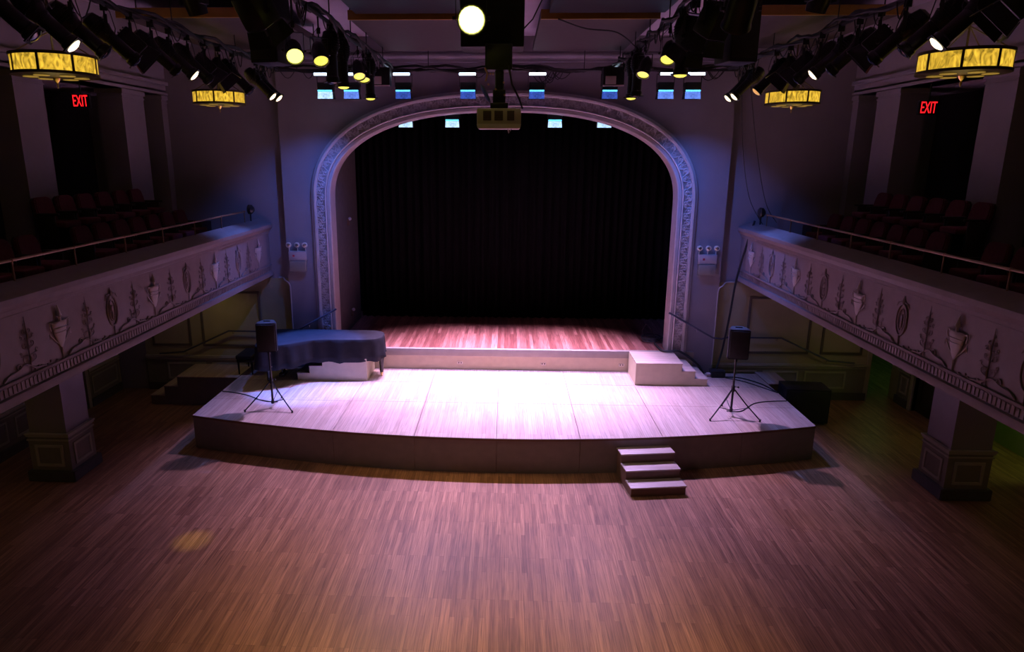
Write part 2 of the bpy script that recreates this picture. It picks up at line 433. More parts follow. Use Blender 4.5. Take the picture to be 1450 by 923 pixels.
# ---- end walls beside the proscenium (recessed) and ledges, panels
def side_end_wall(s, nm_):
    b = MB()
    def X(a, c): return (min(s*a, s*c), max(s*a, s*c))
    x0, x1 = X(XP, 9.45); b.box(x0, x1, YE, YE+0.3, 0, ZC)
    x0, x1 = X(9.45, XB+0.3); b.box(x0, x1, YE, YE+0.3, 2.5 if s > 0 else 0.0, ZC)
    struct(b.build('wall_end_'+nm_, 'wall', smooth=0))
    # painted lower field below balcony
    b = MB(); x0, x1 = X(5.45, 9.42); b.box(x0, x1, YE-0.012, YE, 0.95, 3.05)
    struct(b.build('wall_end_lower_'+nm_, 'wall_low', smooth=0))
    b = MB()
    u0, u1 = X(6.25, 7.85); b.frame(u0, u1, 1.22, 2.70, 0.055, YE-0.045, YE-0.010)
    u0, u1 = X(8.15, 9.2); b.frame(u0, u1, 1.22, 2.70, 0.055, YE-0.045, YE-0.010)
    struct(b.build('trim_upper_panels_'+nm_, 'mould', smooth=0))
    b = MB(); x0, x1 = X(5.45, 9.42); b.box(x0, x1, YE-0.02, YE, 0.16, 0.92)
    struct(b.build('wall_dado_'+nm_, 'dado', smooth=0))
    b = MB(); b.box(x0, x1, YE-0.07, YE, 0.90, 0.96); b.box(x0, x1, YE-0.045, YE, 0.84, 0.88)
    u = 5.7
    for wd in (0.9, 0.9, 1.05):
        a0, a1 = X(u, u+wd); b.frame(a0, a1, 0.30, 0.76, 0.045, YE-0.04, YE-0.015); u += wd+0.16
    struct(b.build('trim_chair_rail_'+nm_, 'dado_trim', smooth=0))
    b = MB(); b.box(x0, x1, YE-0.06, YE, 0, 0.2)
    struct(b.build('baseboard_end_'+nm_, 'base', smooth=0))
side_end_wall(-1, 'left'); side_end_wall(1, 'right')

# ---- side walls (lower, behind the piers) with door openings, and upper balcony walls
def side_wall(s, nm_):
    b = MB()
    def X(a, c): return (min(s*a, s*c), max(s*a, s*c))
    x0, x1 = X(XB, XB+0.25)
    if s > 0: gaps = [(12.3, 13.75), (15.2, 16.25)]
    else: gaps = [(14.2, 15.45)]
    y = -3
    for g0, g1 in gaps:
        b.box(x0, x1, y, g0, 0, 3.2); b.box(x0, x1, g0, g1, 2.35, 3.2); y = g1
    b.box(x0, x1, y, YE+0.3, 0, 3.2)
    b.box(x0, x1, -3, YE+0.3, 3.2, ZC)
    struct(b.build('wall_'+nm_, 'wall_low', smooth=0))
    b = MB(); c = MB(); d = MB(); e = MB()
    xa, xb_ = X(XB-0.02, XB); xr0, xr1 = X(XB-0.07, XB); xp0, xp1 = X(XB-0.04, XB-0.015)
    segs = []; y = -3
    for g0, g1 in gaps: segs.append((y, g0-0.13)); y = g1+0.13
    segs.append((y, YE-0.08))
    for a0, a1 in segs:
        if a1-a0 < 0.2: continue
        b.box(xa, xb_, a0, a1, 0.16, 0.92); c.box(xr0, xr1, a0, a1, 0.90, 0.96); c.box(xr0 if s > 0 else xr0, xr1, a0, a1, 0.84, 0.87)
        d.box(xr0, xr1, a0, a1, 0, 0.2)
        n = max(1, int((a1-a0)/1.2)); stp = (a1-a0)/n
        for k in range(n):
            if stp > 0.5: c.frame(a0+k*stp+0.12, a0+(k+1)*stp-0.12, 0.30, 0.76, 0.045, xp0, xp1, 'X')
    struct(b.build('wall_dado_side_'+nm_, 'dado', smooth=0)); struct(c.build('trim_dado_side_'+nm_, 'dado_trim', smooth=0))
    struct(d.build('baseboard_'+nm_, 'base', smooth=0))
    for g0, g1 in gaps:
        jx0, jx1 = X(XB-0.05, XB+0.25)
        e.box(jx0, jx1, g0-0.12, g0, 0, 2.45); e.box(jx0, jx1, g1, g1+0.12, 0, 2.45); e.box(jx0, jx1, g0, g1, 2.33, 2.45)
    struct(e.build('trim_door_frames_'+nm_, 'dado_trim', smooth=0))
side_wall(-1, 'left'); side_wall(1, 'right')
# left: dark red door leaf standing in its opening; right: lobby beyond
dr = struct(MB().bbox(-XB-0.14, -XB-0.09, 14.2, 15.45, 0.01, 2.33, 0.004).build('door_1', 'reddoor'))
m = MB(); m.frame(14.33, 15.32, 0.2, 1.0, 0.05, -XB-0.10, -XB-0.075, 'X'); m.frame(14.33, 15.32, 1.15, 2.15, 0.05, -XB-0.10, -XB-0.075, 'X')
m.build('door_panel', 'reddoor', dr)
m = MB(); m.cyl((-XB-0.09, 14.32, 1.05), (-XB-0.03, 14.32, 1.05), 0.02, n=10); m.ball((-XB-0.02, 14.32, 1.05), 0.035); m.build('door_knob', 'brass', dr)
# right lobby shell
b = MB(); b.box(12.4, 12.5, 14.6, 22.4, 0, 3.2); b.box(11.0, 11.1, 11.0, 14.6, 0, 3.2); b.box(11.0, 12.5, 14.6, 14.7, 0, 3.2); b.box(8.9, 12.5, 22.3, 22.4, 0, 3.2)
b.box(XB+0.25, 11.1, 10.9, 11.0, 0, 3.2); b.box(8.9, 9.0, YE+0.3, 22.4, 0, 3.2)
struct(b.build('wall_lobby', 'green_room', smooth=0))
b = MB(); b.box(XB+0.25, 12.5, 11.0, 22.4, 3.2, 3.3); b.box(8.9, XB+0.25, YE+0.3, 22.4, 3.2, 3.3)
struct(b.build('ceiling_lobby', 'ceiling', smooth=0))
b = MB(); b.box(9.36, 9.46, YE-0.05, YE+0.3, 0, 2.6); b.box(9.36, XB, YE-0.05, YE+0.05, 2.5, 2.6)
struct(b.build('trim_lobby_opening', 'dado_trim', smooth=0))
# half-open door leaf seen through the right end opening
dd = struct(MB().bbox(-0.02, 0.02, 0, 0.75, 0.01, 2.1, 0.004).build('door_2', 'doorway'))
dd.location = (9.52, YE+0.32, 0); dd.rotation_euler = (0, 0, R(-18))
m = MB(); m.frame(0.1, 0.65, 0.2, 0.9, 0.05, 0.018, 0.03, 'X'); m.frame(0.1, 0.65, 1.05, 1.95, 0.05, 0.018, 0.03, 'X'); m.build('door_panel', 'doorway', dd)
dk = struct(MB().bbox(XB+0.09, XB+0.14, 15.2, 16.25, 0.01, 2.33, 0.004).build('door_3', 'doorway'))
m = MB(); m.frame(15.33, 16.12, 0.2, 1.0, 0.05, XB+0.07, XB+0.10, 'X'); m.frame(15.33, 16.12, 1.15, 2.15, 0.05, XB+0.07, XB+0.10, 'X'); m.build('door_panel', 'doorway', dk)

# ---- upper balcony storey: lintel beams, cornices, columns, dark back wall
XI = 8.17
for s, nm_ in ((-1, 'left'), (1, 'right')):
    def X(a, c): return (min(s*a, s*c), max(s*a, s*c))
    x0, x1 = X(XI, XI+0.55)
    b = MB(); b.box(x0, x1, -3, YE, 7.5, ZC)
    struct(b.build('wall_upper_'+nm_, 'wall', smooth=0))
    b = MB(); c0, c1 = X(XI-0.05, XI); b.box(c0, c1, -3, YE-0.02, 7.50, 7.56); c0, c1 = X(XI-0.08, XI); b.box(c0, c1, -3, YE-0.02, 7.72, 7.80)
    c0, c1 = X(XI-0.16, XI); b.box(c0, c1, -3, YE-0.02, 8.30, 8.36)
    # coved moulding to the ceiling
    prof = [(s*XI, 8.36)] + [(s*(XI-0.2-0.55*math.sin(a)), 8.36+(ZC-8.36)*(1-math.cos(a))) for a in [k*math.pi/2/8 for k in range(9)]] + [(s*XI, ZC)]
    b.prism(prof, -3, YE-0.02, 'Y')
    struct(b.build('trim_cornice_'+nm_, 'wall', smooth=30))
    x0, x1 = X(XB-0.06, XB-0.01)
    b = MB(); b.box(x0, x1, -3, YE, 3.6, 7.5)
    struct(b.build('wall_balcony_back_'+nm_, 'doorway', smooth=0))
    b = MB(); x0, x1 = X(XB-0.1, XB-0.06)
    for yy in (12.75, 14.65): b.box(x0, x1, yy, yy+0.13, 4.6, 6.9)
    b.box(x0, x1, 12.75, 14.78, 6.9, 7.03)
    struct(b.build('trim_balcony_door_'+nm_, 'dado', smooth=0))
    x0, x1 = X(XI, XB)
    b = MB(); b.box(x0, x1, -3, YE, 7.5, 7.6)
    struct(b.build('ceiling_balcony_'+nm_, 'ceiling', smooth=0))

# proscenium top cornice along the front wall
b = MB(); b.box(-XP, XP, YW-0.10, YW, 8.22, 8.28); b.box(-XP, XP, YW-0.16, YW, 8.28, 8.42); b.box(-XP, XP, YW-0.28, YW, 8.42, ZC)
b.cyl((-XP, YW-0.2, 8.36), (XP, YW-0.2, 8.36), 0.075, n=14)
struct(b.build('trim_cornice_front', 'wall', smooth=30))
# dark ceiling panels (underside brown, front edge of amber wood)
for k, (x0, x1, y0, y1, lab) in enumerate([(-2.55, -0.72, 11.95, 15.55, 'left of the hanging projector column'), (0.62, 2.55, 11.95, 15.55, 'right of the hanging projector column'),
                             (-6.3, -3.75, 11.7, 15.3, 'above the left outer lighting pipe'), (3.75, 6.3, 11.7, 15.3, 'above the right outer lighting pipe')]):
    t = thing('ceiling_panel', 'brown flat ceiling panel with amber wooden edge, '+lab, 'ceiling panel', ((x0+x1)/2, (y0+y1)/2, 8.30), group='brown ceiling panels')
    w2, l2 = (x1-x0)/2, (y1-y0)/2
    MB().box(-w2, w2, -l2+0.05, l2, 0, 0.12).build('panel', 'cloud', t, smooth=0)
    MB().bbox(-w2, w2, -l2, -l2+0.05, -0.03, 0.12, 0.006).build('edge_board', 'cloud_edge', t)
    m = MB()
    for a in (-w2+0.2, w2-0.2):
        for c in (-l2+0.3, l2-0.3): m.cyl((a, c, 0.12), (a, c, ZC-8.30), 0.012, n=6)
    m.build('hanger_rod', 'blackm', t)
for x0, x1, lab in ((-2.4, -0.55, 'left'), (0.75, 2.6, 'right')):  # black sheets stand in for the dark of an open recess
    t = thing('ceiling_panel', 'black sheet standing in for the dark ceiling recess nearest the camera on the %s of the centre' % lab, 'ceiling panel', ((x0+x1)/2, 9.1, 8.34), group='black sheets for ceiling recesses')
    MB().bbox(-(x1-x0)/2, (x1-x0)/2, -2.7, 2.75, 0, 0.14, 0.01).build('panel', 'black', t)
    m = MB()
    for a in (-0.7, 0.7):
        for c in (-2.2, 2.2): m.cyl((a, c, 0.14), (a, c, ZC-8.34), 0.012, n=6)
    m.build('hanger_rod', 'blackm', t)

# ---- stage house
b = MB(); b.box(-6.5, 6.5, YW+0.46, 20.98, ZS-0.12, ZS); b.box(-4.2, 4.2, YW+0.05, YW+0.46, ZS-0.12, ZS)
struct(b.build('floor_stage', 'stage', smooth=0))
b = MB(); b.box(-6.6, 6.6, 21.0, 21.2, 0, 10); b.box(-6.6, -6.5, 17.3, 21.2, 0, 10); b.box(6.5, 6.6, 17.3, 21.2, 0, 10); b.box(-6.6, 6.6, 17.3, 21.2, 9.9, 10)
struct(b.build('wall_stage_house', 'black', smooth=0))
# stage front: cream riser with grey lip
b = MB(); b.box(-4.9, 4.9, YW-0.02, YW+0.10, 0, ZS-0.18)
struct(b.build('wall_stage_riser', 'cream', smooth=0))
b = MB(); b.bbox(-4.9, 4.9, YW-0.07, YW+0.1, ZS-0.19, ZS-0.003, 0.006)
struct(b.build('trim_stage_lip', 'grey_lip'))
for k, x in enumerate((-1.05, 1.1, 3.1)):
    t = MB().bbox(-0.07, 0.07, -0.012, 0, -0.035, 0.035, 0.003).build('outlet_plate', 'white_box'); t.location = (x, YW-0.02, 0.92)
    tag(t, 'small cream outlet plate on stage riser, ' + ('leftmost near the piano', 'middle one at stage centre', 'rightmost beside the stage steps')[k], 'outlet', 'outlets on the stage riser')
    m = MB(); m.box(-0.045, -0.015, -0.016, -0.011, -0.018, 0.018); m.box(0.015, 0.045, -0.016, -0.011, -0.018, 0.018); m.build('socket', 'mould', t)
# left return wall inside the arch, dark grey
b = MB(); b.box(-4.42, -4.30, YW+0.45, 20.1, ZS, 7.6)
struct(b.build('wall_stage_return', plain('grey_stage_return', (0.10, 0.095, 0.10), 0.7), smooth=0))
for z, lab in ((4.35, 'upper'), (1.78, 'lower')):
    t = thing('wall_light', 'small %s fitting on dark return wall left of the stage' % lab, 'wall fitting', (-4.30, 18.8, z), group='fittings on the stage return wall')
    MB().bbox(0, 0.05, -0.05, 0.05, -0.12, 0.06, 0.008).build('backplate', 'brown_side', t)
    MB().ball((0.07, 0, 0.06), 0.05, 10).build('bulb', 'ornament', t)

# curtains: gathered black velour
def curtain(name, label, p0, p1, z0, z1, amp=0.07, wave=0.22, group=None):
    p0, p1 = Vector((*p0, 0)), Vector((*p1, 0)); L = (p1-p0).length; d = (p1-p0)/L; n = Vector((-d.y, d.x, 0))
    k = int(L/0.045); m = MB(); rows = [[], [], []]
    for i in range(k+1):
        s_ = L*i/k
        a = math.sin(s_/wave*2*math.pi + 1.3*math.sin(s_*1.7)) + 0.35*math.sin(s_/wave*3.1+s_)
        for j, (z, f) in enumerate(((z1, 0.6), ((z0+z1)/2, 1.0), (z0, 1.15))):
            q = p0 + d*s_ + n*(a*amp*f); rows[j].append(m.bm.verts.new((q.x, q.y, z)))
    for j in range(2):
        for i in range(k): m.bm.faces.new((rows[j][i], rows[j][i+1], rows[j+1][i+1], rows[j+1][i]))
    o = m.build(name, 'velvet', origin=((p0.x+p1.x)/2, (p0.y+p1.y)/2, z0), smooth=80)
    md = o.modifiers.new('cloth', 'SOLIDIFY'); md.thickness = 0.006
    return tag(o, label, 'curtain', group)
curtain('stage_curtain', 'wide black pleated curtain closing the back of the stage', (-4.28, 20.3), (6.2, 20.3), ZS+0.01, 8.6)
curtain('stage_curtain', 'narrow black curtain leg at the right wing of the stage', (5.55, 18.1), (5.65, 20.1), ZS+0.01, 8.6, amp=0.05)
curtain('stage_curtain', 'black valance curtain hanging behind the top of the arch', (-4.2, 18.75), (5.5, 18.75), 7.35, 8.9, amp=0.05)

# ================================================================== PLATFORM
XD = 6.52
def front_y(x): return 12.36 + 0.0222*x*x
t = thing('stage_platform', 'low curved platform of wooden deck modules in front of the stage', 'platform', (0, 14.5, 0))
LX = [-XD, -4.98, -3.34, -1.67, -0.04, 1.60, 3.24, 4.9, XD]
def deck_poly(x0, x1, y0, y1):
    if y0 is None:
        n = 8; e = [(x0+(x1-x0)*k/n, front_y(x0+(x1-x0)*k/n)) for k in range(n+1)]
    else: e = [(x0, y0), (x1, y0)]
    return e + [(x1, y1), (x0, y1)]
g = 0.005
def deck_piece(x0, x1, y0, y1):
    m = MB(); p = deck_poly(x0+g, x1-g, None if y0 is None else y0+g, y1-g)
    m.prism([(a, c-14.5) for a, c in p], ZD-0.05, ZD, 'Z')
    return m.build('deck_panel', 'deck', t, smooth=0)
for i in range(len(LX)-1):
    deck_piece(LX[i], LX[i+1], None, 14.33); deck_piece(LX[i], LX[i+1], 14.33, 15.70); deck_piece(LX[i], LX[i+1], 15.70, 16.77)
m = MB()
m.prism([(-XD+0.03, 16.76-14.5)]+[(-XD+0.03+(2*XD-0.06)*k/64, front_y(-XD+0.03+(2*XD-0.06)*k/64)+0.06-14.5) for k in range(65)]+[(XD-0.03, 16.76-14.5)], ZD-0.10, ZD-0.052, 'Z')
m.build('subframe', 'mould', t, smooth=0)
for i in range(len(LX)-1):
    x0, x1 = LX[i]+0.004, LX[i+1]-0.004
    n = 8; o_ = [(x0+(x1-x0)*k/n, front_y(x0+(x1-x0)*k/n)+0.012-14.5) for k in range(n+1)]
    i_ = [(a, c+0.02) for a, c in reversed(o_)]
    MB().prism(o_+i_, 0.0, ZD-0.05, 'Z').build('fascia_panel', 'fascia', t, smooth=0)
m = MB()
o_ = [(LX[i]+(LX[i+1]-LX[i])*k/8, front_y(LX[i]+(LX[i+1]-LX[i])*k/8)-0.006-14.5) for i in range(len(LX)-1) for k in range(8)]+[(XD, front_y(XD)-0.006-14.5)]
m.prism(o_+[(a, c+0.022) for a, c in reversed(o_)], ZD-0.048, ZD-0.004, 'Z'); m.build('nosing', 'brown_side', t, smooth=0)
for s in (-1, 1):
    m = MB(); a = sorted((s*XD, s*(XD-0.02))); m.box(a[0], a[1], front_y(XD)+0.03-14.5, 16.76-14.5, 0, ZD-0.05); m.build('side_panel', 'fascia', t, smooth=0)

# front steps (three treads)
a7 = R(7.5)
t = thing('portable_steps', 'brown three-tread steps against the front of the curved platform', 'steps', (2.46, 11.50, 0), a7)
W = 1.04
dep = [(0.0, 0.185), (0.33, 0.37), (0.66, 0.555)]
for k, (y, z) in enumerate(dep):
    MB().bbox(-0.012, W+0.012, y-0.015, y+0.33, z-0.03, z, 0.004).build('tread', 'tread', t)
    MB().box(0.0, W, y+0.005, y+0.02, z-0.185, z-0.03).build('riser', 'brown_side', t, smooth=0)
pf = [(0.005, 0), (0.005, 0.155), (0.335, 0.155), (0.335, 0.34), (0.665, 0.34), (0.665, 0.525), (0.985, 0.525), (0.985, 0)]
pf = [(0.02, 0), (0.02, 0.154), (0.35, 0.154), (0.35, 0.339), (0.68, 0.339), (0.68, 0.524), (0.94, 0.524), (0.94, 0)]
for x in (0.0, W-0.02): MB().prism(pf, x, x+0.02, 'X').build('side_panel', 'brown_side', t, smooth=0)

# boxed step units on the platform (three risers up to the stage)
def box_steps(s, label, z0, rise, xs, y0, y1, ztop, topmat='tread', sidemat='cream'):
    # xs: x of inner end, end of top, ends of lower treads (distance outwards)
    t = thing('boxed_steps', label, 'steps', (s*xs[0], y0, z0))
    n = len(xs)-1
    prof = [(0, 0), (s*(xs[-1]-xs[0]), 0)]
    for k in range(n, 0, -1):
        z = rise*(n-k+1)-0.03
        prof += [(s*(xs[k]-xs[0]), z)]
        if k > 1: prof += [(s*(xs[k-1]-xs[0]), z)]
    prof += [(0, rise*n-0.03)]
    MB().prism(prof, 0, y1-y0, 'Y').build('carcass', sidemat, t, smooth=0)
    for k in range(n, 0, -1):
        z = rise*(n-k+1)
        a = sorted((s*(xs[k]-xs[0]+0.012), s*((xs[k-1]-xs[0]) if k > 1 else 0.0)))
        MB().bbox(a[0], a[1], -0.012, y1-y0, z-0.028, z, 0.004).build('tread', topmat, t)
    return t
box_steps(1, 'cream boxed steps with pale top, beside the right pilaster of the arch', ZD+0.002, (ZS-ZD)/3, [3.26, 4.36, 4.68, 4.98], 15.72, 16.715, ZS)
box_steps(-1, 'cream boxed steps standing underneath the covered piano', ZD+0.002, (ZS-ZD)/3, [3.26, 4.36, 4.68, 4.98], 15.72, 16.715, ZS)
box_steps(-1, 'wooden boxed steps from the platform down to the left floor', 0.0, ZD/3, [6.535, 8.08, 8.43, 8.79], 15.85, 16.92, ZD, topmat='deck', sidemat='fascia')
box_steps(1, 'wooden boxed steps down behind the black floor loudspeaker on the right', 0.0, ZD/3, [6.535, 7.05, 7.40, 7.74], 16.0, 16.92, ZD, topmat='deck', sidemat='fascia')

# stair handrails fixed to the walls
for s, lab in ((-1, 'left'), (1, 'right')):
    t = thing('stair_handrail', 'dark metal handrail along the wall at the %s end of the stage' % lab, 'handrail', (s*5.4, 16.68, 1.6), group='stair handrails')
    pts = [(s*4.18, 16.66, 2.33), (s*5.32, 16.66, 1.70), (s*5.55, 16.72, 1.66), (s*5.75, 16.88, 1.66), (s*7.1, 16.88, 1.66), (s*8.35, 16.88, 1.08), (s*9.0, 16.88, 1.02)]
    o0 = Vector((s*5.4, 16.68, 1.6))
    MB().tube([Vector(p)-o0 for p in pts], 0.024, 8).build('rail', 'railblue', t)
    for px, py, pz, yw in ((4.9, 16.66, 1.93, YW), (6.1, 16.88, 1.66, YE-0.005), (7.0, 16.88, 1.66, YE-0.005), (8.3, 16.88, 1.10, YE-0.005)):
        q = Vector((s*px, py, pz-0.02))-o0
        MB().tube([q, q+Vector((0, 0.02, -0.06)), Vector((q.x, yw-o0.y, q.z-0.06))], 0.010, 6).build('bracket', 'chrome', t)

# ================================================================== GRAND PIANO under its cloth
t = thing('grand_piano', 'black grand piano mostly hidden by a dark cloth, on the platform', 'piano', (-4.4, 15.88, ZD))
def piano_outline(grow=0.0):
    # keyboard at -X end, tail at +X; straight (bass) side at the far wall, bentside towards the viewer
    P = [(-1.32, -0.78), (-1.32, 0.74), (0.6, 0.74), (1.15, 0.72), (1.40, 0.58), (1.47, 0.34), (1.45, 0.10), (1.30, -0.06), (1.0, -0.12), (0.5, -0.15), (0.05, -0.18), (-0.25, -0.30), (-0.52, -0.52), (-0.78, -0.70), (-1.0, -0.77)]
    if grow == 0: return P
    cx = sum(p[0] for p in P)/len(P); cy = sum(p[1] for p in P)/len(P); out = []
    n = len(P)
    for i in range(n):
        a, c = P[i-1], P[(i+1) % n]
        dx, dy = c[0]-a[0], c[1]-a[1]; l = math.hypot(dx, dy); nx, ny = -dy/l, dx/l
        out.append((P[i][0]+nx*grow, P[i][1]+ny*grow))
    return out
MB().prism(piano_outline(-0.0), 0.64, 0.99, 'Z', bevel=0.008).build('case', 'piano', t)
MB().bbox(-1.50, -1.32, -0.74, 0.70, 0.62, 0.76, 0.01).build('keybed', 'piano', t)
def pleg(x, y, nme='leg'):
    m = MB(); m.lathe([(0.045, 0.10), (0.05, 0.14), (0.055, 0.3), (0.075, 0.52), (0.085, 0.56), (0.085, 0.64)], Matrix.Translation((x, y, 0)), 8)
    o = m.build(nme, 'piano', t)
    m = MB(); m.cyl((x, y, 0.06), (x, y, 0.11), 0.035, n=12); m.cyl((x-0.015, y, 0.04), (x+0.015, y, 0.04), 0.04, n=14)
    m.build('caster', 'brass', o)
pleg(1.42-0.0, 0.28); pleg(-1.15, -0.55); pleg(-1.15, 0.58)
m = MB(); m.cyl((-0.98, -0.09, 0.1), (-0.98, -0.09, 0.64), 0.02, n=8); m.cyl((-0.98, 0.09, 0.1), (-0.98, 0.09, 0.64), 0.02, n=8); m.bbox(-1.05, -0.92, -0.15, 0.15, 0.08, 0.16, 0.01)
m.build('pedal_lyre', 'piano', t)
# the cloth: draped shell with wavy hem
ol = piano_outline(0.035)
def dense(P, k=5):
    out = []; n = len(P)
    for i in range(n):
        a, c, p, q = P[i-1], P[i], P[(i+1) % n], P[(i+2) % n]
        for j in range(k):
            u = j/k
            f = lambda p0, p1, p2, p3: 0.5*((2*p1)+(-p0+p2)*u+(2*p0-5*p1+4*p2-p3)*u*u+(-p0+3*p1-3*p2+p3)*u**3)
            out.append((f(a[0], c[0], p[0], q[0]), f(a[1], c[1], p[1], q[1])))
    return out
D = dense(ol); n = len(D)
m = MB(); rows = []
lev = [(-0.05, 1.060), (-0.012, 1.052), (0.0, 1.035), (0.004, 0.95), (0.012, 0.80), (0.022, 0.62), (0.032, 0.47)]
for j, (gr, z) in enumerate(lev):
    r_ = []
    for i, (x, y) in enumerate(D):
        a, c = D[i-1], D[(i+1) % n]
        dx, dy = c[0]-a[0], c[1]-a[1]; l = math.hypot(dx, dy) or 1; nx, ny = -dy/l, dx/l
        wob = 0.0
        if j >= 3: wob = (j-2)*0.008*math.sin(i*1.15)+(j-2)*0.005*math.sin(i*0.43+1)
        zz = z
        if j == 6: zz += 0.018*math.sin(i*0.7)+0.03*math.sin(i*0.23+2) + (0.0 if x < 0.6 else 0.04)
        if y > 0.25 and j >= 5: zz = max(zz, 0.60)
        if y > 0.6 and j >= 3: wob *= 0.2
        r_.append(m.bm.verts.new((x+nx*(gr+wob), min(y+ny*(gr+wob), 0.745), zz)))
    rows.append(r_)
for j in range(len(lev)-1):
    for i in range(n): m.bm.faces.new((rows[j][i], rows[j][(i+1) % n], rows[j+1][(i+1) % n], rows[j+1][i]))
m.bm.faces.new(rows[0])
o = m.build('piano_cover', 'cover', smooth=70); o.location = (-4.4, 15.88, ZD)
md = o.modifiers.new('cloth', 'SOLIDIFY'); md.thickness = 0.006
tag(o, 'dark cloth cover draped over the whole grand piano', 'piano cover')

# bench
t = thing('piano_bench', 'black piano bench with padded seat at the keyboard end', 'bench', (-6.42, 16.42, ZD))
MB().bbox(-0.22, 0.22, -0.38, 0.38, 0.40, 0.50, 0.03, 3).build('seat', 'cover', t)
MB().bbox(-0.20, 0.20, -0.36, 0.36, 0.32, 0.40, 0.008).build('apron', 'piano', t)
for sx in (-1, 1):
    for sy in (-1, 1):
        MB().cyl((sx*0.17, sy*0.32, 0), (sx*0.17, sy*0.32, 0.33), 0.018, 0.03, 8).build('leg', 'piano', t)

# ================================================================== SPEAKERS ON TRIPODS
def speaker_set(x, y, side, tilt):
    t = thing('speaker_stand', 'black tripod stand under the loudspeaker on the %s of the platform' % side, 'speaker stand', (x, y, ZD))
    MB().cyl((0, 0, 0.10), (0, 0, 0.80), 0.024, n=10).build('lower_pole', 'blackm', t)
    MB().cyl((0, 0, 0.62), (0, 0, 1.31), 0.017, n=10).build('upper_pole', 'blackm', t)
    MB().cyl((0, 0, 0.56), (0, 0, 0.68), 0.038, n=12).build('collar', 'blackm', t)
    m = MB(); m.cyl((0.03, -0.01, 0.66), (0.085, -0.03, 0.66), 0.008, n=6); m.ball((0.095, -0.03, 0.66), 0.022, 8); m.build('clamp_knob', 'blackm', t)
    m = MB(); m.cyl((0.012, -0.01, 0.94), (0.05, -0.02, 0.94), 0.006, n=6); m.build('locking_pin', 'chrome', t)
    for a in (-150, -30, 90):
        d = Vector((math.cos(R(a)), math.sin(R(a)), 0))
        l = MB().tube([d*0.035+Vector((0, 0, 0.60)), d*0.30+Vector((0, 0, 0.31)), d*0.60+Vector((0, 0, 0.025))], 0.014, 8).build('leg', 'blackm', t)
        MB().cyl(d*0.59+Vector((0, 0, 0.0)), d*0.60+Vector((0, 0, 0.05)), 0.022, 0.018, 10).build('rubber_foot', 'rubber', l)
        MB().tube([Vector((0, 0, 0.14))+d*0.025, d*0.36+Vector((0, 0, 0.26))], 0.009, 6).build('brace', 'blackm', t)
    MB().cyl((0, 0, 0.10), (0, 0, 0.17), 0.036, n=12).build('bottom_hub', 'blackm', t)
    s = thing('loudspeaker', 'black loudspeaker cabinet on tripod stand at the %s of the platform' % side, 'loudspeaker', (x, y, ZD+1.28), tilt)
    # trapezoid cabinet: wide grille towards the audience
    pl = [(-0.205, -0.19), (0.205, -0.19), (0.205, -0.05), (0.12, 0.17), (-0.12, 0.17), (-0.205, -0.05)]
    MB().prism(pl, 0.03, 0.66, 'Z', bevel=0.015).build('cabinet', 'black', s)
    MB().bbox(-0.185, 0.185, -0.205, -0.185, 0.06, 0.63, 0.01).build('grille', 'rubber', s)
    MB().cyl((0, -0.01, -0.06), (0, -0.01, 0.03), 0.03, n=12).build('pole_socket', 'blackm', s)
    MB().bbox(-0.07, 0.07, 0.0, 0.04, 0.655, 0.685, 0.008).build('carry_handle', 'rubber', s)
    m = MB(); m.box(-0.12, 0.12, 0.166, 0.174, 0.15, 0.5); m.build('rear_plate', 'blackm', s)
speaker_set(-4.96, 13.83, 'left', R(8)); speaker_set(4.93, 13.78, 'right', R(-8))

# black floor loudspeaker on the right of platform
t = thing('subwoofer', 'large black floor loudspeaker box beside the right end of the platform', 'loudspeaker', (7.22, 15.55, 0), R(-4))
MB().bbox(-0.50, 0.50, -0.32, 0.32, 0.03, 0.86, 0.02).build('cabinet', 'black', t)
MB().bbox(-0.46, 0.46, -0.335, -0.315, 0.08, 0.81, 0.01).build('grille', 'rubber', t)
for sx in (-1, 1):
    for sy in (-1, 1): MB().cyl((sx*0.42, sy*0.25, 0), (sx*0.42, sy*0.25, 0.035), 0.03, n=10).build('foot', 'rubber', t)
    MB().bbox(sx*0.495-0.012, sx*0.495+0.012, -0.1, 0.1, 0.5, 0.62, 0.008).build('handle', 'blackm', t)

# cables, junction box, conduits
def cable(name, pts, r, label, mat='rubber', cat='cable', group=None, sub=6):
    V = [Vector(p) for p in pts]; out = []
    for i in range(len(V)-1):
        p0, p1, p2, p3 = V[max(i-1, 0)], V[i], V[i+1], V[min(i+2, len(V)-1)]
        for j in range(sub):
            u = j/sub; out.append(0.5*((2*p1)+(-p0+p2)*u+(2*p0-5*p1+4*p2-p3)*u*u+(-p0+3*p1-3*p2+p3)*u**3))
    out.append(V[-1])
    o = MB().tube(out, r, 6).build(name, mat, origin=tuple(V[0]))
    return tag(o, label, cat, group)
zc = ZD+0.012
t = thing('cable_box', 'small black junction box on the platform by the right wall', 'junction box', (5.45, 16.50, ZD))
MB().bbox(-0.17, 0.17, -0.13, 0.13, 0, 0.17, 0.012).build('case', 'black', t)
MB().bbox(-0.26, -0.17, -0.05, 0.05, 0.02, 0.09, 0.008).build('plug', 'label_plate', t)
MB().bbox(-0.10, 0.10, -0.135, -0.128, 0.05, 0.12, 0.004).build('socket_plate', 'blackm', t)
cable('cable', [(6.05, 16.62, 4.62), (5.92, 16.55, 4.2), (5.75, 16.62, 3.2), (5.68, 16.68, 2.2), (5.60, 16.72, 1.4), (5.44, 16.55, 0.93)], 0.026, 'thick black cable dropping from the right balcony to the junction box')
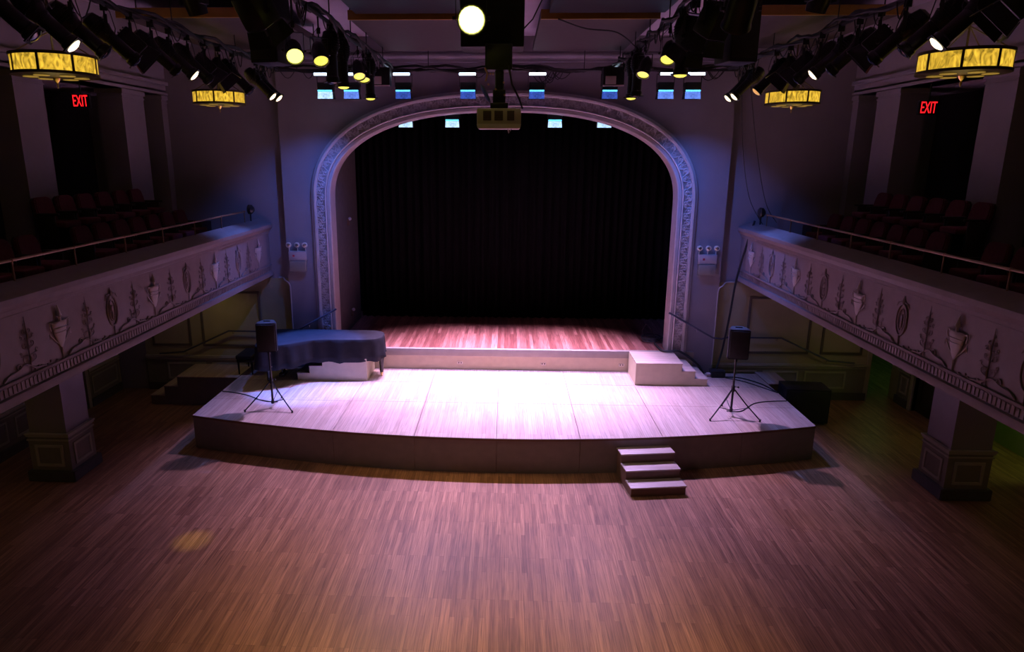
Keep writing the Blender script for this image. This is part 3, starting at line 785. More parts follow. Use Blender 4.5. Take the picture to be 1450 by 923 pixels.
cable('cable', [(5.62, 16.42, zc), (6.0, 16.35, zc), (6.35, 15.9, zc), (6.50, 15.3, zc)], 0.018, 'black cable curving along the right edge of the platform to the floor loudspeaker')
cable('cable', [(5.62, 16.36, zc), (5.95, 16.12, zc), (6.22, 15.75, zc), (6.46, 15.35, zc)], 0.012, 'thin black cable inside the thicker curved one at right platform edge')
cable('cable', [(4.93, 14.05, zc+0.004), (5.25, 14.06, zc), (5.7, 14.55, zc), (6.1, 14.7, zc), (6.49, 14.75, zc)], 0.011, 'black cable from the right tripod stand across to the platform edge')
cable('cable', [(-4.96, 14.15, zc), (-5.3, 14.2, zc), (-5.8, 14.55, zc), (-6.2, 14.72, zc), (-6.49, 14.8, zc)], 0.011, 'black cable from the left tripod stand across to the platform edge')
cable('cable', [(5.15, 16.62, zc), (5.02, 16.66, 0.96), (4.8, 16.655, 1.16), (4.5, 16.655, 1.34), (4.25, 16.62, 1.345), (4.08, 16.75, 1.34), (4.05, 17.4, 1.335)], 0.03, 'black cable bundle running up the right stage steps along the wall')
m = MB()
for k in range(5):
    cx, cy = 0.05*math.sin(k*2.1), 0.07*math.cos(k*1.7); rr = 0.16+0.03*k
    m.tube([(cx+rr*math.cos(a)*(1+0.1*math.sin(3*a+k)), cy+rr*math.sin(a), 0.015+0.022*k+0.01*math.sin(2*a+k)) for a in [q*2*math.pi/24 for q in range(24)]], 0.012, 6, closed=True)
m.tube([(0.1, 0.1, 0.1), (0.0, 0.16, 0.36), (-0.12, 0.2, 0.42), (-0.2, 0.2, 0.25), (-0.16, 0.18, 0.06)], 0.010, 6)
o = m.build('cable_coil', 'rubber'); o.location = (4.02, 17.75, ZS+0.005); tag(o, 'coil of black cable on the stage floor by the right pilaster', 'cable')
for s, lab in ((-1, 'left'), (1, 'right')):
    y = YW-0.03
    pts = [(s*5.70, YE-0.045, 3.075), (s*5.58, YE-0.045, 3.075), (s*5.5, y+0.02, 3.05), (s*5.37, y, 2.92), (s*5.36, y, 2.6), (s*5.36, y, 1.05)]
    if s > 0: pts = [(s*5.83, YE-0.045, 3.07), (s*5.62, YE-0.045, 3.06), (s*5.48, y, 3.0), (s*5.39, y, 2.90), (s*5.38, y, 2.5), (s*5.38, y, 0.95)]
    cable('conduit', pts, 0.017, 'pale painted conduit bent down the proscenium wall on the %s' % lab, 'conduit', 'conduit', 'wall conduits')
# thin wires hanging on the right
cable('hanging_wire', [(5.0, 15.3, 7.85), (5.35, 15.9, 6.4), (5.75, 16.3, 5.2), (6.2, 16.5, 4.55)], 0.008, 'thin dark wire hanging from right lighting pipe, the left of a pair', cat='wire')
cable('hanging_wire', [(5.05, 15.0, 7.85), (5.6, 15.7, 6.3), (6.1, 16.2, 5.1), (6.5, 16.45, 4.6)], 0.008, 'thin dark wire hanging from right lighting pipe, the right of a pair', cat='wire')

# emergency lights on proscenium wall
for s, lab, xc in ((-1, 'left', -5.10), (1, 'right', 5.03)):
    t = thing('emergency_light', 'emergency light unit with three round lamp heads on the wall %s of the arch' % lab, 'emergency light', (xc, YW, 3.55))
    MB().bbox(-0.22, 0.22, -0.13, -0.002, 0.0, 0.24, 0.012).build('battery_case', 'relief', t)
    MB().bbox(-0.20, 0.20, -0.16, -0.002, -0.26, -0.005, 0.01).build('lower_case', 'dado', t)
    for k, dx in enumerate((-0.21, 0.0, 0.20)):
        h = MB().lathe([(0.03, 0.06), (0.05, 0.03), (0.068, -0.02), (0.07, -0.04), (0.058, -0.045)], Matrix.Translation((dx, -0.09, 0.40)) @ Matrix.Rotation(R(-78), 4, 'X'), 14).build('lamp_head', 'white_box', t)
        MB().ball((dx, -0.135, 0.392), 0.042, 10, (1, 0.4, 1)).build('lamp_lens', 'chrome', h)
        MB().cyl((dx, -0.07, 0.22), (dx, -0.085, 0.36), 0.012, n=8).build('neck', 'white_box', t)
    MB().box(-0.12, -0.07, -0.135, -0.129, 0.1, 0.15).build('indicator', plain('red_indicator', (0.5, 0.05, 0.08), 0.4), t, smooth=0)

# ================================================================== PIERS AND COLUMNS
def pier(s, side):
    xc, yc = s*(XI+0.39), 12.07
    t = thing('pier', 'square plaster pier with panelled base carrying the %s balcony' % side, 'pier', (xc, yc, 0), group='balcony piers')
    h = 0.36
    MB().box(-h, h, -h, h, 0.2, 3.18).build('shaft', 'wall', t, smooth=0)
    MB().box(-0.39, 0.39, -0.39, 0.39, 0.2, 0.90).build('dado', 'dado', t, smooth=0)
    MB().prism([(-0.46, -0.46), (0.46, -0.46), (0.46, 0.46), (-0.46, 0.46)], 0, 0.22, 'Z', bevel=0.015).build('plinth', 'base', t)
    m = MB()
    for hh, z0, z1 in ((0.415, 0.90, 0.94), (0.43, 0.94, 0.97), (0.41, 0.82, 0.85)): m.box(-hh, hh, -hh, hh, z0, z1)
    m.build('cap_moulding', 'dado_trim', t, smooth=0)
    for ax, sg in (('Y', -1), ('X', -s), ('X', s), ('Y', 1)):
        m = MB(); m.frame(-0.27, 0.27, 0.30, 0.74, 0.05, sg*0.39, sg*0.412, ax); m.build('panel_frame', 'dado_trim', t, smooth=0)
pier(-1, 'left'); pier(1, 'right')
def column(s, y0, y1, side, lab):
    x0 = XI if s > 0 else -XI-0.55
    xc, yc = s*(XI+0.275), (y0+y1)/2
    t = thing('column', 'plain square column on the %s balcony, %s' % (side, lab), 'column', (xc, yc, 4.51), group='balcony columns')
    hy = (y1-y0)/2-0.004; hx = 0.272
    MB().box(-hx, hx, -hy, hy, 0.0, 2.985).build('shaft', 'wall', t, smooth=0)
    m = MB(); m.box(-hx-0.03, hx+0.03, -hy-0.03, hy+0.03, 2.88, 2.975); m.box(-hx-0.015, hx+0.015, -hy-0.015, hy+0.015, 2.80, 2.83); m.build('capital', 'wall', t, smooth=0)
for s, side in ((-1, 'left'), (1, 'right')):
    column(s, 11.67, 12.45, side, 'nearest the camera'); column(s, 15.0, 15.9, side, 'second from the camera'); column(s, 16.72, 16.99, side, 'slim one at the end wall')

# ================================================================== BALCONIES
XF = 5.90
def balcony(s, side):
    t = thing('balcony', 'side balcony with plaster reliefs along the %s wall of the hall' % side, 'balcony', (s*XF, 9.5, 3.12))
    Y0, Y1 = -2.0-9.5, 16.985-9.5
    def P(d, z): return (s*d, z-3.12)     # d: distance outwards from the fascia plane
    def pr(name, prof, mat, y0=Y0, y1=Y1, smooth=30):
        return MB().prism([P(d, z) for d, z in prof], y0, y1, 'Y').build(name, mat, t, smooth=smooth)
    pr('fascia', [(0, 3.40), (0.2, 3.40), (0.2, 4.22), (0, 4.22)], 'fasc')
    pr('top_moulding', [(0, 4.20), (-0.03, 4.22), (-0.03, 4.27), (-0.07, 4.30), (-0.11, 4.36), (-0.11, 4.43), (-0.08, 4.46), (0.06, 4.50), (0.24, 4.56), (0.27, 4.53), (0.27, 4.20)], 'fasc')
    pr('bottom_moulding', [(0.2, 3.42), (-0.03, 3.42), (-0.035, 3.39), (0.0, 3.37), (0.0, 3.25), (-0.035, 3.235), (-0.05, 3.19), (-0.05, 3.13), (-0.02, 3.12), (0.3, 3.12)], 'fasc')
    m = MB(); y = 2.0
    while y < 16.9:
        m.box(*sorted((s*-0.012, s*0.001)), y-9.5, y-9.5+0.045, 3.262-3.12, 3.362-3.12); y += 0.075
    m.build('fluted_band', 'fasc', t, smooth=0)
    MB().box(*sorted((s*0.2, s*(XB-XF-0.01))), Y0, Y1, 3.20-3.12, 3.60-3.12).build('slab', 'ceiling', t, smooth=0)
    MB().box(*sorted((s*0.28, s*1.45)), Y0, Y1, 0.48, 4.03-3.12).build('front_tier', 'carpet', t, smooth=0)
    MB().box(*sorted((s*1.45, s*(XB-XF-0.07))), Y0, Y1, 0.48, 4.50-3.12).build('rear_tier', 'carpet', t, smooth=0)
    # ---- reliefs in the (y, z) plane, standing off the fascia
    xr = -s*0.004
    def V(y, z, o=0.0): return Vector((xr - s*o, y, z-3.12))
    def urn(yc):
        m = MB(); y = yc-9.5
        prof = [(0.0, 3.56), (0.035, 3.60), (0.075, 3.66), (0.115, 3.76), (0.135, 3.86), (0.150, 3.90), (0.150, 3.93), (0.125, 3.945)]
        n_ = 12; rows = []
        for r_, z in prof:
            rows.append([m.bm.verts.new(V(y - r_*math.cos(math.pi*k/n_), z, 0.010+0.30*r_*math.sin(math.pi*k/n_))) for k in range(n_+1)])
        for a, c in zip(rows, rows[1:]):
            for k in range(n_): 
                if (a[k].co-a[k+1].co).length < 1e-7 and a is rows[0]: 
                    m.bm.faces.new((a[k], c[k+1], c[k])); continue
                m.bm.faces.new((a[k], a[k+1], c[k+1], c[k]))
        m.bm.faces.new(rows[-1])
        m.tube([V(y, 3.94, 0.03), V(y, 4.0, 0.03), V(y, 4.02, 0.03), V(y, 4.07, 0.03), V(y, 4.16, 0.02)], [0.02, 0.018, 0.035, 0.022, 0.006], 8)
        m.tube([V(y, 3.41, 0.008), V(y, 3.58, 0.012)], [0.010, 0.012], 6)
        for q in (-1, 1):
            m.tube([V(y+q*0.13, 3.93, 0.02), V(y+q*0.19, 3.95, 0.02), V(y+q*0.20, 3.90, 0.015), V(y+q*0.18, 3.84, 0.012)], 0.010, 5)
            m.tube([V(y+q*0.02, 3.62, 0.01), V(y+q*0.10, 3.68, 0.01), V(y+q*0.21, 3.80, 0.01), V(y+q*0.22, 3.72, 0.01)], [0.008, 0.009, 0.009, 0.005], 5)
        # ribs on the bowl
        for z, r_ in ((3.86, 0.137), (3.80, 0.124)):
            m.tube([V(y-r_*math.cos(math.pi*k/8), z, 0.013+0.31*r_*math.sin(math.pi*k/8)) for k in range(9)], 0.008, 4)
        return m.build('urn_relief', 'relief', t)
    def oval(yc):
        m = MB(); y = yc-9.5
        m.tube([V(y+0.13*math.cos(a), 3.80+0.23*math.sin(a), 0.006) for a in [k*2*math.pi/20 for k in range(20)]], 0.016, 5, closed=True)
        m.tube([V(y+0.075*math.cos(a), 3.80+0.16*math.sin(a), 0.006) for a in [k*2*math.pi/16 for k in range(16)]], 0.011, 5, closed=True)
        m.ball(V(y, 3.84, 0.0), 0.05, 8, (0.5, 0.7, 1.0)); m.ball(V(y, 3.73, 0.0), 0.05, 8, (0.5, 0.6, 1.4))
        m.tube([V(y, 4.03, 0.01), V(y, 4.08, 0.015), V(y, 4.16, 0.006)], [0.018, 0.022, 0.004], 6)
        m.tube([V(y, 3.41, 0.008), V(y, 3.57, 0.012)], [0.010, 0.012], 6)
        for q in (-1, 1):
            m.tube([V(y+q*0.03, 4.06, 0.01), V(y+q*0.12, 4.05, 0.01), V(y+q*0.16, 3.98, 0.01)], [0.01, 0.010, 0.004], 5)
        return m.build('oval_medallion', 'fasc', t)
    def candel(yc):
        m = MB(); y = yc-9.5
        m.tube([V(y, 3.41, 0.006), V(y, 3.55, 0.012), V(y, 3.62, 0.02), V(y, 3.66, 0.01), V(y, 3.85, 0.012), V(y, 3.92, 0.02), V(y, 4.0, 0.01), V(y, 4.15, 0.006)],
               [0.007, 0.010, 0.018, 0.008, 0.011, 0.018, 0.009, 0.003], 6)
        for q in (-1, 1):
            for z0, dy, rad, fl in ((3.62, 0.085, 0.050, 1), (3.70, 0.150, 0.034, -1), (3.80, 0.075, 0.045, 1), (3.90, 0.110, 0.030, -1), (3.97, 0.050, 0.032, 1)):
                c = (y+q*dy, z0)
                pts = [V(y+q*0.008, z0-rad*1.5, 0.006)]
                for k in range(9):
                    a = -math.pi/2 + k*0.72; rr = rad*(1-k/10.5)
                    pts.append(V(c[0]+q*fl*rr*math.cos(a)*0.9, c[1]+rr*math.sin(a), 0.007))
                m.tube(pts, [0.005]+[0.0065-0.0004*k for k in range(9)], 4)
            for zz, dy in ((3.76, 0.03), (3.86, 0.028), (3.94, 0.022), (4.05, 0.015)):
                m.ball(V(y+q*dy, zz, 0.002), 0.012, 5, (0.6, 0.8, 1.7))
        return m.build('candelabrum_relief', 'fasc', t)
    def garland(yc):
        # wavy ribbon with scroll at its crest along the foot of the panel
        m = MB(); y = yc-9.5; pts = []; rad = []
        for k in range(25):
            u = k/24; yy = y-0.50+1.0*u
            z = 3.475+0.065*math.sin(u*2*math.pi*1.0-0.6)+0.018*math.sin(u*19)
            pts.append(V(yy, z, 0.008)); rad.append(0.013+0.006*math.sin(k*1.9))
        m.tube(pts, rad, 5)
        c = (y-0.22, 3.575)
        m.tube([V(c[0]+0.055*(1-k/9)*math.cos(k*0.75), c[1]+0.055*(1-k/9)*math.sin(k*0.75)-0.03, 0.01) for k in range(9)], [0.012-0.0008*k for k in range(9)], 5)
        for k in range(6): m.ball(V(y+0.08+0.06*k, 3.445+0.02*math.sin(k*1.4), 0.004), 0.02, 5, (0.7, 1, 1))
        return m.build('garland_relief', 'fasc', t)
    u0 = urn(8.62); o0 = oval(9.88); c0 = candel(9.24); g0 = garland(9.24)
    def dup(o, dy):
        q = o.copy(); C.objects.link(q); q.parent = t; q.location = (0, dy, 0)
    for k in range(-1, 4):
        dy = 2.51*k
        if k != 0:
            dup(u0, dy); dup(o0, dy) if 9.88+dy < 16.8 else None; dup(c0, dy) if 9.24+dy < 16.75 else None; dup(g0, dy) if 9.24+dy < 16.4 else None
        if 10.50+dy < 16.7: dup(c0, dy+1.26)
        if 10.50+dy < 16.4: dup(g0, dy+1.26)
    # ---- guard rail on the parapet
    r = thing('balcony_rail', 'brown metal guard rail standing on the parapet of the %s balcony' % side, 'guard rail', (s*6.12, 9.5, 4.52), group='balcony guard rails')
    MB().tube([(0, Y0+1, 0.29), (0, 16.1-9.5, 0.29)], 0.019, 8).build('top_rail', 'rail', r)
    p0 = None
    for y in (16.05, 14.7, 13.4, 12.1, 10.85, 9.52, 8.25, 7.0, 5.7):
        m = MB(); m.cyl((0, 0, 0), (0, 0, 0.28), 0.014, n=8); m.cyl((0, 0, 0), (0, 0, 0.025), 0.035, n=10); m.ball((0, 0, 0.29), 0.028, 8)
        if p0 is None: p0 = m.build('post', 'rail', r); p0.location = (0, y-9.5, 0)
        else:
            m.bm.free(); q = p0.copy(); C.objects.link(q); q.parent = r; q.location = (0, y-9.5, 0)
    # small black clip lamp by the end wall on the parapet
    k = thing('clip_fan', 'small round black fixture on the %s balcony parapet by the end wall' % side, 'fixture', (s*6.12, 16.45, 4.53))
    MB().cyl((0, 0, 0), (0, 0, 0.22), 0.02, n=8).build('stem', 'blackm', k)
    MB().lathe([(0.05, 0.09), (0.11, 0.04), (0.12, -0.03), (0.10, -0.05)], Matrix.Translation((0, 0, 0.30)) @ Matrix.Rotation(R(90), 4, 'Y'), 16).build('head', 'blackm', k)
balcony(-1, 'left'); balcony(1, 'right')

# ---- theatre seats
def make_seat(label, group):
    t = thing('theatre_seat', label, 'seat', group=group)
    # local: occupant faces -Y
    pl = [(-0.235, 0), (0.235, 0), (0.245, 0.30), (0.215, 0.44), (0.15, 0.485), (-0.15, 0.485), (-0.215, 0.44), (-0.245, 0.30)]
    mt = Matrix.Translation((0, 0.20, 0.40)) @ Matrix.Rotation(R(-12), 4, 'X')
    MB().prism(pl, -0.045, 0.045, 'Y', bevel=0.02, m=mt).build('backrest', 'seat', t)
    MB().prism([(a*0.98, c) for a, c in pl], 0.046, 0.06, 'Y', m=mt).build('back_shell', 'seatframe', t)
    MB().bbox(-0.23, 0.23, -0.24, 0.18, 0.36, 0.47, 0.03, 3).build('seat_cushion', 'seat', t)
    for sx in (-1, 1):
        a = MB().bbox(sx*0.27-0.022, sx*0.27+0.022, -0.18, 0.22, 0.58, 0.62, 0.012).build('armrest', 'seatframe', t)
    for sx in (-1, 1): MB().bbox(sx*0.268-0.014, sx*0.268+0.014, -0.10, 0.22, 0.0, 0.58, 0.005).build('side_standard', 'seatframe', t)
    return t
seat0 = None
def seat_row(s, side, x, z, ys, rowname, where):
    global seat0
    for i, y in enumerate(ys):
        lab = 'burgundy theatre seat, %s %s in the %s of %s balcony' % (ORD[i], where, rowname, side)
        grp = 'seats in the %s of the %s balcony' % (rowname, side)
        if seat0 is None: o = seat0 = make_seat(lab, grp)
        else:
            o = copy_tree(seat0); o['label'] = lab; o['group'] = grp
        o.location = (s*x, y, z); o.rotation_euler = (0, 0, R(-90 if s > 0 else 90))
for s, side in ((-1, 'left'), (1, 'right')):
    seat_row(s, side, 7.0, 4.03, [15.2-0.61*k for k in range(7)], 'far front row', 'from the stage')
    seat_row(s, side, 7.0, 4.03, [10.15-0.61*k for k in range(4)], 'near front row', 'from the aisle')
    seat_row(s, side, 7.72, 4.51, [14.75-0.61*k for k in range(6)], 'raised rear row', 'from the stage')

# ---- exit signs
def exit_sign(x, y, z, side):
    t = thing('exit_sign', 'red illuminated exit sign hanging above the %s balcony' % side, 'exit sign', (x, y, z))
    MB().bbox(-0.19, 0.19, -0.03, 0.03, -0.14, 0.13, 0.008).build('housing', 'black', t)
    cu = bpy.data.curves.new('exit_text', 'FONT'); cu.body = 'EXIT'; cu.size = 0.30; cu.extrude = 0.004; cu.align_x = 'CENTER'; cu.align_y = 'CENTER'
    to = bpy.data.objects.new('letters_tmp', cu); C.objects.link(to)
    bpy.context.view_layer.update()
    me = bpy.data.meshes.new_from_object(to.evaluated_get(bpy.context.evaluated_depsgraph_get()))
    bpy.data.objects.remove(to); bpy.data.curves.remove(cu)
    xs = [v.co.x for v in me.vertices]; ysv = [v.co.y for v in me.vertices]
    cx, cy = (min(xs)+max(xs))/2, (min(ysv)+max(ysv))/2; w_, h_ = max(xs)-min(xs), max(ysv)-min(ysv)
    for v in me.vertices:
        a, c, e = v.co; v.co = ((a-cx)*0.30/w_, -0.034-e, (c-cy)*0.215/h_)
    me.materials.clear(); me.materials.append(M['exit'])
    lo = bpy.data.objects.new('letters', me); C.objects.link(lo); lo.parent = t
    plabel(lo, 'glowing red letters EXIT')
    MB().cyl((0, 0, 0.13), (0, 0, 7.5-z), 0.014, n=8).build('hanger_rod', 'blackm', t)
exit_sign(-8.46, 14.0, 7.155, 'left'); exit_sign(8.00+0.35, 14.3, 7.06, 'right')

# ================================================================== CHANDELIERS (mica drums)
def chandelier(x, y, z, label):   # origin at the drum's centre
    t = thing('drum_chandelier', label, 'chandelier', (x, y, z), R(11), group='mica drum chandeliers')
    r, h = 0.50, 0.115
    n = 8
    for k in range(n):
        m = MB(); a0, a1 = 2*math.pi*k/n+0.02, 2*math.pi*(k+1)/n-0.02; seg = 6
        lo = [m.bm.verts.new((r*math.cos(a0+(a1-a0)*j/seg), r*math.sin(a0+(a1-a0)*j/seg), -h)) for j in range(seg+1)]
        hi = [m.bm.verts.new((r*math.cos(a0+(a1-a0)*j/seg), r*math.sin(a0+(a1-a0)*j/seg), h)) for j in range(seg+1)]
        for j in range(seg): m.bm.faces.new((lo[j], lo[j+1], hi[j+1], hi[j]))
        o = m.build('mica_panel', 'mica', t)
        MB().obox((r*1.005*math.cos(a0-0.02), r*1.005*math.sin(a0-0.02), 0), (0.012, 0.030, 2*h), Matrix.Rotation(a0-0.02, 3, 'Z')).build('rib', 'bronze', t)
    for zz, nme in ((h, 'top_band'), (-h, 'bottom_band')):
        MB().lathe([(r-0.012, zz-0.018), (r+0.018, zz-0.018), (r+0.018, zz+0.018), (r-0.012, zz+0.018)], None, 48, cap=False).build(nme, 'bronze', t)
    bp = MB().lathe([(0.0005, -h-0.035), (0.16, -h-0.035), (0.35, -h-0.022), (r, -h-0.012), (r, -h-0.006), (0.0005, -h-0.006)], None, 40, cap=False).build('bottom_plate', 'bronze', t)
    for k in range(6):
        a = 2*math.pi*k/6+0.3
        MB().lathe([(0.0005, 0), (0.092, 0), (0.092, 0.006), (0.0005, 0.006)], Matrix.Translation((0.29*math.cos(a), 0.29*math.sin(a), -h-0.036)), 18, cap=False).build('mica_opening', 'mica_dim', bp)
    MB().lathe([(0.004, -h-0.17), (0.014, -h-0.14), (0.010, -h-0.10), (0.035, -h-0.07), (0.05, -h-0.04), (0.02, -h-0.03)], None, 12).build('finial', 'brass', t)
    MB().cyl((0, 0, -h), (0, 0, ZC-z), 0.014, n=8).build('stem', 'bronze', t)
    m = MB()
    for k in range(4):
        a = math.pi/2*k+0.4; m.cyl((0.015*math.cos(a), 0.015*math.sin(a), 0.42), ((r-0.01)*math.cos(a), (r-0.01)*math.sin(a), h), 0.008, n=6)
    m.build('suspension_arm', 'bronze', t)
    MB().lathe([(0.09, 0.0), (0.07, -0.05), (0.02, -0.08)], Matrix.Translation((0, 0, ZC-z)), 16).build('ceiling_rose', 'bronze', t)
    m = MB()
    for k in range(4):
        a = math.pi/2*k; m.ball((0.2*math.cos(a), 0.2*math.sin(a), -0.02), 0.045, 8)
    m.build('bulb', 'mica', t)
    point('chandelier_light', (x, y, z+0.35), P_CHAND, COL_CHAND, 0.25)
    point('chandelier_light', (x, y, z-0.42), P_CHAND, COL_CHAND, 0.25)
chandelier(-5.88, 9.30, 7.24, 'amber mica drum chandelier nearest the camera on the left')
chandelier(5.82, 9.30, 7.26, 'amber mica drum chandelier nearest the camera on the right')
chandelier(-5.81, 14.40, 7.24, 'small looking amber mica drum chandelier far left towards the stage')
chandelier(5.75, 14.40, 7.24, 'small looking amber mica drum chandelier far right towards the stage')

# ================================================================== LIGHTING RIG
def pipe(label, p0, p1, drops, seed):
    rnd = random.Random(seed)
    p0, p1 = Vector(p0), Vector(p1); L = (p1-p0).length; d = (p1-p0)/L
    t = thing('lighting_pipe', label, 'lighting pipe', tuple(p0))
    MB().cyl((0, 0, 0), d*L, 0.030, n=10).build('pipe', 'blackm', t)
    side = Vector((-d.y, d.x, 0))
    for k in range(3):
        pts = []; n_ = int(L/0.16)
        ph = rnd.random()*6
        for i in range(n_+1):
            u = L*i/n_
            a = ph + u*(2.1+0.5*k)
            pts.append(d*u + side*(0.055*math.cos(a)) + Vector((0, 0, 0.03+0.065*math.sin(a)*(1 if k else 0.7) + rnd.uniform(-0.015, 0.015))))
        MB().tube(pts, 0.020+0.004*k, 6).build('cable_bundle', 'rubber', t)
    for k in range(int(L/0.55)):
        m = MB()
        u = rnd.uniform(0.1, L-0.5); w_ = rnd.uniform(0.25, 0.5); dp = rnd.uniform(0.12, 0.30); o_ = side*rnd.uniform(-0.05, 0.05)
        m.tube([d*(u+w_*q/6) + o_ + Vector((0, 0, -dp*math.sin(math.pi*q/6))) for q in range(7)], 0.009, 5)
        m.build('cable_loop', 'rubber', t)
    for u in drops:
        MB().cyl(d*u+Vector((0, 0, 0.02)), d*u+Vector((0, 0, ZC-p0.z)), 0.009, n=6).build('hanger_rod', 'blackm', t)
    return t
PXo, PXi, PZ = 5.05, 2.52, 7.98
pipe('black lighting pipe wrapped in cables over the left side, outermost', (-PXo, 4.0, PZ), (-PXo, 15.9, PZ), (1.0, 4.0, 7.0, 9.5, 11.5), 1)
pipe('black lighting pipe wrapped in cables over the right side, outermost', (PXo-0.1, 4.0, PZ), (PXo-0.1, 15.9, PZ), (1.0, 4.0, 7.0, 9.5, 11.5), 2)
pipe('black lighting pipe wrapped in cables left of centre', (-PXi, 4.0, PZ), (-PXi, 15.9, PZ), (1.5, 4.5, 6.6, 8.0, 9.3, 11.0), 3)
pipe('black lighting pipe wrapped in cables right of centre', (PXi-0.12, 4.0, PZ), (PXi-0.12, 15.9, PZ), (1.5, 4.5, 6.6, 8.0, 9.3, 11.0), 4)
pipe('black cross pipe carrying the row of blue wash lights before the arch', (-5.2, 16.2, PZ), (5.2, 16.2, PZ), (0.5, 3.5, 7.0, 9.9), 5)
pipe('black pipe inside the stage behind the top of the arch', (-4.0, 17.75, 7.42), (4.4, 17.75, 7.42), (0.5, 4.2, 7.9), 6)

# --- builders; origin at the pipe, body hangs below
def clamp_yoke(t, drop, wd, mat='blackm'):
    m = MB(); m.bbox(-0.03, 0.03, -0.045, 0.045, -0.07, 0.035, 0.008); m.cyl((0, 0, -0.07), (0, 0, -0.13), 0.012, n=8); m.build('clamp', mat, t)
    m = MB(); m.box(-wd, wd, -0.02, 0.02, -0.14, -0.13); m.box(-wd-0.008, -wd, -0.02, 0.02, -drop-0.03, -0.13); m.box(wd, wd+0.008, -0.02, 0.02, -drop-0.03, -0.13); m.build('yoke', mat, t, smooth=0)
    for sx in (-1, 1):
        m = MB(); m.cyl((sx*(wd+0.005), 0, -drop), (sx*(wd+0.04), 0, -drop), 0.022, n=8); m.build('tilt_knob', mat, t)
    m = MB(); m.tube([(0.02, 0, 0.03), (wd*0.8, 0.06, -0.10), (wd*0.7, 0.10, -drop*0.8), (0.05, 0.09, -drop)], 0.006, 5); m.build('safety_cable', mat, t)
def head_rot(o, drop, tilt): o.location = (0, 0, -drop); o.rotation_euler = (tilt, 0, 0)
def proto_ers():
    # local head: axis towards -Z
    t = thing('ellipsoidal_spotlight', '', 'stage light'); drop = 0.36
    clamp_yoke(t, drop, 0.14)
    h = MB().lathe([(0.05, 0.30), (0.10, 0.27), (0.125, 0.18), (0.125, 0.05), (0.10, 0.0), (0.095, -0.05)], None, 16).build('lamp_housing', 'blackm', t)
    MB().lathe([(0.085, -0.04), (0.085, -0.34), (0.10, -0.36), (0.10, -0.43), (0.088, -0.43), (0.080, -0.36)], None, 16, cap=False).build('lens_barrel', 'blackm', h)
    MB().lathe([(0.0005, -0.462), (0.05, -0.455), (0.084, -0.438), (0.084, -0.40), (0.0005, -0.40)], None, 16, cap=False).build('lens', 'glass', h)
    m = MB(); m.frame(-0.11, 0.11, -0.11, 0.11, 0.022, -0.415, -0.430, 'Y')
    for v in m.bm.verts: v.co = Vector((v.co.x, v.co.z, v.co.y))
    m.build('colour_frame', 'blackm', h, smooth=0)
    m = MB()
    for k in range(4): m.lathe([(0.126, 0.0), (0.136, 0.0), (0.136, 0.012), (0.126, 0.012)], Matrix.Translation((0, 0, 0.06+0.035*k)), 16, cap=False)
    m.build('cooling_fins', 'blackm', h)
    head_rot(h, drop, 0); return t
def proto_par():
    t = thing('par_can', '', 'stage light'); drop = 0.42
    clamp_yoke(t, drop, 0.16)
    h = MB().lathe([(0.06, 0.26), (0.10, 0.22), (0.135, 0.10), (0.14, -0.14), (0.152, -0.16), (0.152, -0.19), (0.138, -0.19), (0.132, -0.14)], None, 18, cap=False).build('can', 'blackm', t)
    MB().lathe([(0.0005, -0.165), (0.07, -0.172), (0.130, -0.16), (0.130, -0.15), (0.0005, -0.15)], None, 18, cap=False).build('lens', 'lens_yel', h)
    MB().lathe([(0.0005, 0.262), (0.06, 0.262), (0.04, 0.30), (0.0005, 0.31)], None, 12, cap=False).build('end_cap', 'blackm', h)
    head_rot(h, drop, 0); return t
def proto_fresnel():
    t = thing('fresnel_light', '', 'stage light'); drop = 0.40
    clamp_yoke(t, drop, 0.17)
    h = MB().bbox(-0.15, 0.15, -0.14, 0.14, -0.14, 0.20, 0.025).build('housing', 'blackm', t)
    MB().lathe([(0.0005, -0.15), (0.12, -0.15), (0.12, -0.14), (0.0005, -0.14)], None, 18, cap=False).build('lens', 'glass', h)
    m = MB()
    for k in range(5): m.box(-0.155, 0.155, -0.10+0.045*k, -0.085+0.045*k, 0.19, 0.215)
    m.build('vent_fins', 'blackm', h, smooth=0)
    for a in (0, 90, 180, 270):
        m = MB(); pl = [(-0.13, 0), (0.13, 0), (0.17, -0.17), (-0.17, -0.17)]
        m.prism(pl, 0.0, 0.006, 'Y', m=Matrix.Rotation(R(a), 4, 'Z') @ Matrix.Translation((0, -0.15, -0.145)) @ Matrix.Rotation(R(-14), 4, 'X'))
        m.build('barn_door', 'blackm', h, smooth=0)
    head_rot(h, drop, 0); return t
